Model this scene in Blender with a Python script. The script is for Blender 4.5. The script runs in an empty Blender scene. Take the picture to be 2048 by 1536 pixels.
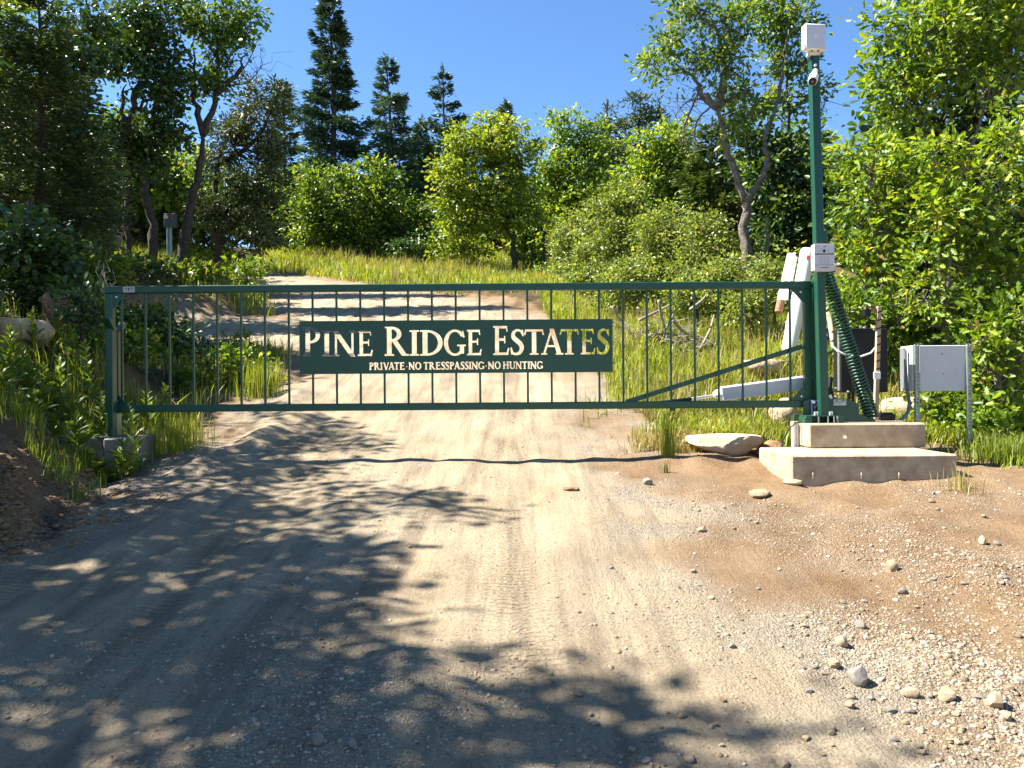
import bpy, bmesh, math, random
import numpy as np
from mathutils import Matrix, Vector

random.seed(7)
RNG = np.random.default_rng(11)
R = math.radians
scene = bpy.context.scene
C = scene.collection

# ---------------------------------------------------------------- camera
F = 1540.0                       # focal length in pixels of the 2048-wide photograph
EYE = 1.55
ROLL = R(-0.42)
HOR = 770.0
cam_d = bpy.data.cameras.new('camera')
cam_d.sensor_width = 36.0
cam_d.lens = 36.0 * F / 2048.0
cam_d.clip_start = 0.05
cam_d.clip_end = 2000.0
cam = bpy.data.objects.new('camera', cam_d)
C.objects.link(cam)
cam.matrix_world = (Matrix.Translation((0, 0, EYE)) @ Matrix.Rotation(R(90) + math.atan((HOR - 768) / F), 4, 'X')
                    @ Matrix.Rotation(ROLL, 4, 'Z'))
scene.camera = cam

# ---------------------------------------------------------------- sky, sun, exposure
SUN_EL, SUN_BEHIND = R(50), R(3)          # the sun stands to the left, a little beyond the plane of the gate
to_sun = Vector((-math.cos(SUN_BEHIND) * math.cos(SUN_EL), math.sin(SUN_BEHIND) * math.cos(SUN_EL), math.sin(SUN_EL)))
world = bpy.data.worlds.new('World')
scene.world = world
world.use_nodes = True
wn = world.node_tree
sky = wn.nodes.new('ShaderNodeTexSky')
sky.sky_type = 'NISHITA'
sky.sun_disc = False
sky.sun_elevation = SUN_EL
sky.sun_rotation = math.atan2(to_sun.x, to_sun.y)
sky.altitude = 2200
sky.air_density = 1.0
sky.dust_density = 0.15
sky.ozone_density = 4.0
bg = wn.nodes['Background']
bg.inputs['Strength'].default_value = 0.076
hsv = wn.nodes.new('ShaderNodeHueSaturation')
hsv.inputs['Saturation'].default_value = 1.10
wn.links.new(sky.outputs['Color'], hsv.inputs['Color'])
wn.links.new(hsv.outputs['Color'], bg.inputs['Color'])
sun_d = bpy.data.lights.new('sun', 'SUN')
sun_d.energy = 5.0
sun_d.angle = R(0.53)
sun_d.color = (1.0, 0.95, 0.86)
sun = bpy.data.objects.new('sun', sun_d)
C.objects.link(sun)
sun.rotation_euler = to_sun.to_track_quat('Z', 'Y').to_euler()
sun.location = (-20, 3, 30)
scene.view_settings.view_transform = 'Standard'
scene.view_settings.look = 'None'
scene.view_settings.exposure = 1.95
scene.view_settings.gamma = 1.0
scene.view_settings.use_curve_mapping = False
scene.render.engine = 'CYCLES'
scene.cycles.use_denoising = True
scene.cycles.max_bounces = 6
scene.cycles.diffuse_bounces = 3
scene.cycles.glossy_bounces = 2
scene.cycles.transmission_bounces = 3
scene.cycles.transparent_max_bounces = 4
scene.cycles.caustics_reflective = False
scene.cycles.caustics_refractive = False

# ---------------------------------------------------------------- pixels to points
def P(px, py, Y):
    """the point at depth Y that the photograph shows at pixel (px, py)"""
    u, v = (px - 1024) / F, (768 - py) / F
    c, s = math.cos(ROLL), math.sin(ROLL)
    u, v = u * c - v * s, u * s + v * c
    v += (HOR - 768) / F
    return np.array((u * Y, Y, EYE + v * Y))

# ---------------------------------------------------------------- noise and terrain
class SinNoise:
    def __init__(self, seed, f0, octaves=4, per=6, gain=0.5):
        r = np.random.default_rng(seed)
        self.k, self.a, self.p = [], [], []
        for o in range(octaves):
            for i in range(per):
                ang = r.uniform(0, 2 * math.pi)
                f = f0 * 2 ** o * r.uniform(0.7, 1.4) * 2 * math.pi
                self.k.append((math.cos(ang) * f, math.sin(ang) * f))
                self.a.append(gain ** o / math.sqrt(per))
                self.p.append(r.uniform(0, 2 * math.pi))
    def __call__(self, x, y):
        out = np.zeros(np.broadcast(x, y).shape)
        for (kx, ky), a, p in zip(self.k, self.a, self.p):
            out += a * np.sin(kx * x + ky * y + p)
        return out
N_big = SinNoise(1, 0.12, 3)
N_mid = SinNoise(2, 0.5, 3)
N_fine = SinNoise(3, 2.2, 3)
N_tiny = SinNoise(9, 6.0, 2, 8)
N_edge = SinNoise(4, 0.45, 3)

PROF_Y = np.array([-60, -10, 0, 7.2, 8.5, 10, 14, 20, 26, 30, 36, 45, 70, 400])
PROF_Z = np.array([-5, -1.1, 0, 0.85, 1.06, 1.40, 2.33, 3.70, 5.00, 5.90, 7.75, 9.6, 11.5, 16])
LEFT_Y = np.array([-60, 0, 3, 5, 6.5, 8, 10, 12.5, 13.6, 17.6, 18.4, 20, 25, 30, 34, 50, 400])
LEFT_X = np.array([-3.0, -3.0, -2.95, -3.0, -3.15, -3.3, -3.35, -3.4, -3.6, -5.2, -5.8, -6.3, -8.1, -11.5, -16, -30, -300])
RIGHT_X = np.array([1.9, 1.9, 1.5, 1.15, 1.0, 1.0, 1.25, 1.28, 1.1, 0.35, 0.1, -0.55, -4.2, -8.9, -13.6, -27, -290])

def sstep(a, b, x):
    t = np.clip((x - a) / (b - a), 0, 1)
    return t * t * (3 - 2 * t)

def road_sd(x, y):
    """metres inside the gravel road (negative outside)"""
    l = np.interp(y, LEFT_Y, LEFT_X)
    r = np.interp(y, LEFT_Y, RIGHT_X)
    d = np.minimum(x - l, r - x) + 0.16 * N_edge(x, y)
    spur = np.minimum(np.minimum(y - 13.7 - 0.04 * (x + 4) , 17.3 - 0.03 * (x + 4) - y), np.minimum(-2.0 - x, x + 13)) + 0.12 * N_edge(x, y)
    return np.maximum(d, spur)

def ground_z(x, y, detail=True):
    x = np.asarray(x, float); y = np.asarray(y, float)
    z = np.interp(y, PROF_Y, PROF_Z)
    z = (z + np.interp(y - 0.7, PROF_Y, PROF_Z) + np.interp(y + 0.7, PROF_Y, PROF_Z)) / 3
    # left bank in front of the spur road
    edge = np.interp(y, [-60, 3, 5, 6.6, 8, 13], [-3.3, -3.2, -3.15, -3.55, -4.3, -4.6])
    near = (1 - sstep(11.8, 13.4, y)) * (1 - 0.62 * sstep(9.3, 11.3, y))
    over = np.maximum(edge - x, 0)
    z = z + near * (1.15 * (1 - np.exp(-over / 1.5)) + 0.22 * np.minimum(over, 8))
    # left bank beyond the spur
    edge2 = np.interp(y, [16, 18.5, 20, 25, 30, 40, 400], [-6.2, -6.2, -6.9, -8.8, -10.4, -17, -300])
    over2 = np.maximum(edge2 - x, 0) * sstep(17.0, 18.6, y)
    z = z + 0.9 * (1 - np.exp(-over2 / 0.9)) + 0.08 * np.minimum(over2, 10)
    # right side: gentle rise under the thicket
    over3 = np.maximum(x - 3.2, 0) * sstep(8.0, 11, y)
    z = z + 0.10 * np.minimum(over3, 6)
    z = z - 0.10 * sstep(1.2, 2.8, x) * sstep(6, 7.4, y) * (1 - sstep(8.0, 9.2, y))
    # the ditch at the left block, the spoil mound under the white pipes
    z = z - 0.10 * np.exp(-(((x + 3.8) / 0.5) ** 2 + ((y - 6.9) / 0.9) ** 2))
    z = z + 0.30 * np.exp(-(((x - 3.55) / 0.55) ** 2 + ((y - 10.1) / 0.5) ** 2))
    z = z + 0.28 * np.exp(-(((x - 2.3) / 0.8) ** 2 + ((y - 12.4) / 0.7) ** 2))
    if detail:
        off = sstep(0.0, -1.0, road_sd(x, y))
        calm = 1 - 0.75 * (x > 0.5) * (1 - sstep(8.5, 10, y))
        z = z + 0.05 * N_big(x, y) * off + (0.008 + 0.05 * off * calm) * N_mid(x, y) + (0.007 + 0.012 * off * calm) * N_fine(x, y)
        # wheel ruts
        cx = np.interp(y, LEFT_Y, LEFT_X) * 0.5 + np.interp(y, LEFT_Y, RIGHT_X) * 0.5
        rel = x - cx + 0.15 * np.sin(y * 0.5)
        near2 = 1 - sstep(14, 20, y)
        z = z - near2 * 0.022 * (np.exp(-((rel - 0.95) / 0.24) ** 2) + np.exp(-((rel + 0.8) / 0.24) ** 2))
        # crumbly spoil bank at the left edge
        crumb = np.exp(-((x - edge + 0.3) / 0.45) ** 2) * near * (1 - sstep(6.5, 9, y))
        z = z + 0.05 * crumb * N_fine(x * 1.4, y * 1.4) + 0.018 * crumb * N_tiny(x, y)
        # grader windrow along the left edge of the road near the gate
        z = z + 0.05 * np.exp(-((x + 2.75 + 0.12 * np.sin(y * 1.3)) / 0.22) ** 2) * sstep(5.5, 7, y) * (1 - sstep(10, 12, y)) * (1 + 0.6 * N_mid(x * 2, y * 2))
    return z
def gz(x, y):
    return float(ground_z(np.array([x]), np.array([y]))[0])

# ---------------------------------------------------------------- materials
def mat(name, color, rough=0.6, metal=0.0, spec=0.5, noise=None, bump=None, coords='Object'):
    """noise=(scale, other colour, contrast)  bump=(scale, strength, distance)"""
    m = bpy.data.materials.new(name)
    m.use_nodes = True
    nt = m.node_tree
    b = nt.nodes['Principled BSDF']
    b.inputs['Base Color'].default_value = (*color, 1)
    b.inputs['Roughness'].default_value = rough
    b.inputs['Metallic'].default_value = metal
    b.inputs['Specular IOR Level'].default_value = spec
    tc = nt.nodes.new('ShaderNodeTexCoord')
    if noise:
        n = nt.nodes.new('ShaderNodeTexNoise')
        n.inputs['Scale'].default_value = noise[0]
        n.inputs['Detail'].default_value = 6
        n.inputs['Roughness'].default_value = 0.65
        r = nt.nodes.new('ShaderNodeValToRGB')
        k = noise[2] if len(noise) > 2 else 0.2
        r.color_ramp.elements[0].position = 0.5 - k
        r.color_ramp.elements[1].position = 0.5 + k
        r.color_ramp.elements[0].color = (*color, 1)
        r.color_ramp.elements[1].color = (*noise[1], 1)
        nt.links.new(tc.outputs[coords], n.inputs['Vector'])
        nt.links.new(n.outputs['Fac'], r.inputs['Fac'])
        nt.links.new(r.outputs['Color'], b.inputs['Base Color'])
    if bump:
        n2 = nt.nodes.new('ShaderNodeTexNoise')
        n2.inputs['Scale'].default_value = bump[0]
        n2.inputs['Detail'].default_value = 5
        bp = nt.nodes.new('ShaderNodeBump')
        bp.inputs['Strength'].default_value = bump[1]
        bp.inputs['Distance'].default_value = bump[2]
        nt.links.new(tc.outputs[coords], n2.inputs['Vector'])
        nt.links.new(n2.outputs['Fac'], bp.inputs['Height'])
        nt.links.new(bp.outputs['Normal'], b.inputs['Normal'])
    return m

def leaf_mat(name, dark, mid, light, rough=0.45, trans=0.45, dead=None):
    m = bpy.data.materials.new(name)
    m.use_nodes = True
    nt = m.node_tree
    b = nt.nodes['Principled BSDF']
    out = nt.nodes['Material Output']
    at = nt.nodes.new('ShaderNodeAttribute')
    at.attribute_name = 'tint'
    r = nt.nodes.new('ShaderNodeValToRGB')
    e = r.color_ramp.elements
    e[0].position, e[0].color = 0.0, (*dark, 1)
    e[1].position, e[1].color = 0.93, (*light, 1)
    x = e.new(0.5); x.color = (*mid, 1)
    if dead:
        y = e.new(0.985); y.color = (*dead, 1)
    nt.links.new(at.outputs['Fac'], r.inputs['Fac'])
    nt.links.new(r.outputs['Color'], b.inputs['Base Color'])
    b.inputs['Roughness'].default_value = rough
    b.inputs['Specular IOR Level'].default_value = 0.5
    t = nt.nodes.new('ShaderNodeBsdfTranslucent')
    hs = nt.nodes.new('ShaderNodeMixRGB'); hs.blend_type = 'MULTIPLY'; hs.inputs['Fac'].default_value = 1.0
    hs.inputs['Color2'].default_value = (1.5, 1.35, 0.5, 1)
    nt.links.new(r.outputs['Color'], hs.inputs['Color1'])
    nt.links.new(hs.outputs['Color'], t.inputs['Color'])
    mx = nt.nodes.new('ShaderNodeMixShader')
    mx.inputs['Fac'].default_value = trans
    nt.links.new(b.outputs['BSDF'], mx.inputs[1])
    nt.links.new(t.outputs['BSDF'], mx.inputs[2])
    nt.links.new(mx.outputs['Shader'], out.inputs['Surface'])
    return m

def ground_mat():
    m = bpy.data.materials.new('earth')
    m.use_nodes = True
    nt = m.node_tree
    L = nt.links.new
    b = nt.nodes['Principled BSDF']
    b.inputs['Roughness'].default_value = 0.95
    b.inputs['Specular IOR Level'].default_value = 0.15
    tc = nt.nodes.new('ShaderNodeTexCoord')
    def attr(n):
        a = nt.nodes.new('ShaderNodeAttribute'); a.attribute_name = n
        return a.outputs['Fac']
    def noise(scale, detail=6, rough=0.6):
        n = nt.nodes.new('ShaderNodeTexNoise')
        n.inputs['Scale'].default_value = scale; n.inputs['Detail'].default_value = detail; n.inputs['Roughness'].default_value = rough
        L(tc.outputs['Object'], n.inputs['Vector'])
        return n.outputs['Fac']
    def ramp(fac, stops):
        r = nt.nodes.new('ShaderNodeValToRGB')
        e = r.color_ramp.elements
        e[0].position, e[0].color = stops[0][0], (*stops[0][1], 1)
        e[1].position, e[1].color = stops[-1][0], (*stops[-1][1], 1)
        for p, c in stops[1:-1]:
            x = e.new(p); x.color = (*c, 1)
        L(fac, r.inputs['Fac'])
        return r.outputs['Color']
    def mix(f, a, c, mode='MIX'):
        x = nt.nodes.new('ShaderNodeMixRGB'); x.blend_type = mode
        if isinstance(f, float): x.inputs['Fac'].default_value = f
        else: L(f, x.inputs['Fac'])
        L(a, x.inputs['Color1'])
        if isinstance(c, tuple): x.inputs['Color2'].default_value = (*c, 1)
        else: L(c, x.inputs['Color2'])
        return x.outputs['Color']
    def math_(op, a, c):
        x = nt.nodes.new('ShaderNodeMath'); x.operation = op
        for i, v in enumerate((a, c)):
            if isinstance(v, (int, float)): x.inputs[i].default_value = v
            else: L(v, x.inputs[i])
        return x.outputs[0]
    road = ramp(noise(1.3), [(0.3, (0.34, 0.265, 0.17)), (0.55, (0.42, 0.335, 0.225)), (0.75, (0.48, 0.39, 0.27))])
    grit = ramp(noise(75, 8, 0.75), [(0.34, (0.34, 0.33, 0.32)), (0.48, (0.98, 0.98, 0.98)), (0.70, (1.22, 1.2, 1.16))])
    # dust drawn out along the wheel tracks
    mp = nt.nodes.new('ShaderNodeMapping'); mp.inputs['Scale'].default_value = (7.5, 0.55, 1.0); mp.inputs['Rotation'].default_value = (0, 0, 0.06)
    L(tc.outputs['Object'], mp.inputs['Vector'])
    st = nt.nodes.new('ShaderNodeTexNoise'); st.inputs['Scale'].default_value = 1.0; st.inputs['Detail'].default_value = 7; st.inputs['Roughness'].default_value = 0.62
    L(mp.outputs['Vector'], st.inputs['Vector'])
    streak = ramp(st.outputs['Fac'], [(0.36, (0.62, 0.62, 0.64)), (0.52, (1, 1, 1)), (0.66, (1.14, 1.13, 1.09))])
    road = mix(0.85, road, streak, 'MULTIPLY')
    road = mix(0.75, road, grit, 'MULTIPLY')
    soil = ramp(noise(2.1), [(0.3, (0.20, 0.122, 0.062)), (0.6, (0.285, 0.185, 0.102)), (0.8, (0.35, 0.25, 0.15))])
    soil = mix(0.8, soil, grit, 'MULTIPLY')
    litter = ramp(noise(5), [(0.3, (0.055, 0.04, 0.022)), (0.6, (0.12, 0.085, 0.045)), (0.8, (0.10, 0.11, 0.035))])
    litter = mix(0.6, litter, grit, 'MULTIPLY')
    grey = ramp(noise(40, 3, 0.8), [(0.3, (0.17, 0.14, 0.105)), (0.55, (0.35, 0.30, 0.23)), (0.75, (0.53, 0.47, 0.37))])
    col = mix(attr('soil'), road, soil)
    gfac = math_('MULTIPLY', math_('MULTIPLY', attr('gravel'), math_('SUBTRACT', 1.0, math_('MULTIPLY', attr('soil'), 0.6))), ramp(noise(3.5, 4), [(0.38, (0, 0, 0)), (0.62, (1, 1, 1))]))
    col = mix(gfac, col, grey)
    col = mix(attr('litter'), col, litter)
    L(col, b.inputs['Base Color'])
    # fine relief: grit, pebbles, tyre tread
    vor = nt.nodes.new('ShaderNodeTexVoronoi'); vor.inputs['Scale'].default_value = 95
    L(tc.outputs['Object'], vor.inputs['Vector'])
    peb = math_('SUBTRACT', 0.5, vor.outputs['Distance'])
    peb = math_('MULTIPLY', peb, math_('ADD', 0.15, attr('gravel')))
    h = math_('ADD', math_('MULTIPLY', noise(34, 10, 0.78), 1.25), math_('MULTIPLY', peb, 0.6))
    wv = nt.nodes.new('ShaderNodeTexWave'); wv.inputs['Scale'].default_value = 7.0; wv.bands_direction = 'Y'
    wv.inputs['Distortion'].default_value = 3.0; wv.inputs['Detail'].default_value = 3; wv.inputs['Detail Scale'].default_value = 6
    L(tc.outputs['Object'], wv.inputs['Vector'])
    h = math_('ADD', h, math_('MULTIPLY', math_('MULTIPLY', wv.outputs['Fac'], attr('tread')), 1.1))
    h = math_('ADD', h, math_('MULTIPLY', st.outputs['Fac'], 0.9))
    bp = nt.nodes.new('ShaderNodeBump'); bp.inputs['Strength'].default_value = 1.0; bp.inputs['Distance'].default_value = 0.028
    L(h, bp.inputs['Height'])
    L(bp.outputs['Normal'], b.inputs['Normal'])
    return m

M = {
    'earth': ground_mat(),
    'green': mat('green_paint', (0.005, 0.052, 0.029), 0.36, spec=0.5, noise=(9, (0.008, 0.068, 0.039), 0.25), bump=(90, 0.10, 0.002)),
    'concrete': mat('concrete', (0.27, 0.20, 0.125), 0.9, spec=0.2, noise=(9, (0.47, 0.385, 0.275), 0.20), bump=(60, 0.6, 0.006)),
    'concrete_old': mat('weathered_concrete', (0.14, 0.125, 0.10), 0.9, spec=0.2, noise=(5, (0.30, 0.275, 0.23), 0.22), bump=(45, 0.5, 0.006)),
    'white': mat('white_plastic', (0.78, 0.78, 0.76), 0.35),
    'cream': mat('cream_bracket', (0.68, 0.62, 0.50), 0.5),
    'pipe': mat('white_pipe', (0.72, 0.70, 0.66), 0.45, noise=(4, (0.80, 0.79, 0.76), 0.2)),
    'silver': mat('brushed_panel', (0.55, 0.56, 0.60), 0.35, spec=0.6, noise=(3, (0.62, 0.63, 0.66), 0.2)),
    'boxgrey': mat('painted_steel', (0.50, 0.52, 0.53), 0.45, noise=(6, (0.56, 0.58, 0.59), 0.2)),
    'galv': mat('galvanised', (0.20, 0.25, 0.225), 0.42, 0.6, noise=(30, (0.34, 0.39, 0.36), 0.2)),
    'zinc': mat('zinc_bolt', (0.70, 0.70, 0.68), 0.35, 0.6),
    'black': mat('black_plastic', (0.006, 0.006, 0.007), 0.45, spec=0.3),
    'blacksteel': mat('black_steel', (0.007, 0.0075, 0.009), 0.5, spec=0.3, noise=(5, (0.010, 0.011, 0.013), 0.2)),
    'lens': mat('lens', (0.01, 0.01, 0.015), 0.08),
    'blue': mat('blue_bearing', (0.02, 0.035, 0.11), 0.4),
    'rust': mat('rusty_steel', (0.20, 0.09, 0.05), 0.8, noise=(25, (0.33, 0.17, 0.10), 0.2)),
    'red': mat('red_sticker', (0.62, 0.05, 0.06), 0.5),
    'sticker': mat('sticker', (0.50, 0.53, 0.50), 0.5),
    'ink': mat('ink', (0.04, 0.05, 0.05), 0.6),
    'softink': mat('soft_ink', (0.22, 0.24, 0.25), 0.6),
    'keys': mat('key_print', (0.40, 0.43, 0.46), 0.5),
    'plate': mat('intercom_face', (0.52, 0.51, 0.53), 0.4, noise=(4, (0.58, 0.57, 0.58), 0.2)),
    'wood': mat('stake_wood', (0.33, 0.24, 0.15), 0.85, noise=(18, (0.45, 0.34, 0.23), 0.2), bump=(60, 0.4, 0.003)),
    'conduit': mat('grey_conduit', (0.15, 0.17, 0.18), 0.5),
    'darkgrey': mat('dark_grey_box', (0.06, 0.075, 0.095), 0.45),
    'rock': mat('sandstone', (0.34, 0.25, 0.155), 0.92, spec=0.2, noise=(6, (0.52, 0.42, 0.29), 0.2), bump=(14, 0.8, 0.03)),
    'rockgrey': mat('grey_stone', (0.16, 0.14, 0.12), 0.9, spec=0.2, noise=(14, (0.27, 0.245, 0.21), 0.22), bump=(40, 0.5, 0.008)),
    'rocktan': mat('tan_stone', (0.25, 0.185, 0.115), 0.9, spec=0.2, noise=(14, (0.38, 0.30, 0.20), 0.22), bump=(40, 0.5, 0.008)),
    'clod': mat('soil_clod', (0.16, 0.095, 0.05), 0.95, spec=0.1, noise=(9, (0.27, 0.17, 0.10), 0.2), bump=(18, 0.9, 0.03)),
    'bark_dark': mat('dark_bark', (0.035, 0.028, 0.022), 0.95, spec=0.1, noise=(12, (0.085, 0.072, 0.058), 0.2), bump=(30, 0.9, 0.02)),
    'bark_grey': mat('grey_bark', (0.085, 0.072, 0.056), 0.95, spec=0.1, noise=(11, (0.24, 0.205, 0.165), 0.18), bump=(30, 0.9, 0.02)),
    'deadwood': mat('dead_wood', (0.19, 0.16, 0.12), 0.9, spec=0.1, noise=(20, (0.34, 0.295, 0.235), 0.2)),
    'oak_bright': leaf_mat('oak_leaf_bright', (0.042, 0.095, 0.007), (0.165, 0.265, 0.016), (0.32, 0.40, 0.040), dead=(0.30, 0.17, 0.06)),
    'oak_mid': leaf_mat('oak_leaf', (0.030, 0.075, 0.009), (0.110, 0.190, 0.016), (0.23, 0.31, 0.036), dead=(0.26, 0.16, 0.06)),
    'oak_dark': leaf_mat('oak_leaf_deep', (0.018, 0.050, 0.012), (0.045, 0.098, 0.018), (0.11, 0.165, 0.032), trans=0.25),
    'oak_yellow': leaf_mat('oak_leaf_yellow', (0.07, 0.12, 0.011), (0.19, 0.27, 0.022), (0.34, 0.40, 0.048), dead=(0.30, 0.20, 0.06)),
    'shrub_pale': leaf_mat('pale_shrub_leaf', (0.07, 0.11, 0.020), (0.175, 0.24, 0.045), (0.33, 0.39, 0.11), rough=0.36, dead=(0.33, 0.22, 0.09)),
    'spruce': leaf_mat('spruce_needle', (0.014, 0.038, 0.022), (0.040, 0.085, 0.050), (0.105, 0.17, 0.10), rough=0.5, trans=0.10),
    'spruce_blue': leaf_mat('blue_spruce_needle', (0.026, 0.055, 0.040), (0.070, 0.13, 0.090), (0.16, 0.24, 0.165), rough=0.5, trans=0.10),
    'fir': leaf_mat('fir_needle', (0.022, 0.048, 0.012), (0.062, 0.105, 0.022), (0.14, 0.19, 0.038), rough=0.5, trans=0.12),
    'fir_dark': leaf_mat('shaded_fir_needle', (0.012, 0.032, 0.010), (0.032, 0.065, 0.018), (0.085, 0.13, 0.03), rough=0.5, trans=0.10),  # darker copy of the fir needles, with the left edge's shade in the colour
    'juniper': leaf_mat('juniper_scale', (0.024, 0.045, 0.013), (0.065, 0.100, 0.026), (0.14, 0.175, 0.042), rough=0.55, trans=0.12, dead=(0.22, 0.14, 0.05)),
    'grass': leaf_mat('grass_blade', (0.09, 0.15, 0.014), (0.20, 0.27, 0.024), (0.36, 0.38, 0.06), rough=0.5, trans=0.45, dead=(0.44, 0.35, 0.16)),
    'grass_dry': leaf_mat('dry_grass_blade', (0.13, 0.13, 0.03), (0.24, 0.21, 0.06), (0.40, 0.32, 0.13), rough=0.6, trans=0.3),
    'herb': leaf_mat('herb_leaf', (0.05, 0.10, 0.014), (0.11, 0.18, 0.022), (0.21, 0.27, 0.04), rough=0.42, trans=0.35),
}

# ---------------------------------------------------------------- object helpers
def tag(o, label=None, cat=None, group=None, kind=None):
    if label: o['label'] = label
    if cat: o['category'] = cat
    if group: o['group'] = group
    if kind: o['kind'] = kind
    return o

def thing(name, label, cat, loc=(0, 0, 0), group=None):
    o = bpy.data.objects.new(name, None)
    o.empty_display_size = 0.1
    C.objects.link(o)
    o.location = [float(v) for v in loc]
    return tag(o, label, cat, group)

def link(name, me, material, root=None):
    o = bpy.data.objects.new(name, me)
    C.objects.link(o)
    if material is not None and not me.materials:
        me.materials.append(material)
    if root is not None:
        o.parent = root
    return o

def np_mesh(name, V, Fc, k, tint=None, smooth=False):
    """mesh from a vertex array and an (n, k) face array"""
    V = np.asarray(V, np.float32); Fc = np.asarray(Fc, np.int32)
    me = bpy.data.meshes.new(name)
    me.vertices.add(len(V)); me.vertices.foreach_set('co', V.ravel())
    n = len(Fc)
    me.loops.add(n * k); me.loops.foreach_set('vertex_index', Fc.ravel())
    me.polygons.add(n)
    me.polygons.foreach_set('loop_start', np.arange(0, n * k, k, dtype=np.int32))
    if smooth:
        me.polygons.foreach_set('use_smooth', np.ones(n, bool))
    if tint is not None:
        a = me.attributes.new('tint', 'FLOAT', 'POINT')
        a.data.foreach_set('value', np.asarray(tint, np.float32))
    me.update(calc_edges=True)
    return me

def unit(v):
    return v / (np.linalg.norm(v, axis=-1, keepdims=True) + 1e-9)

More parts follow.
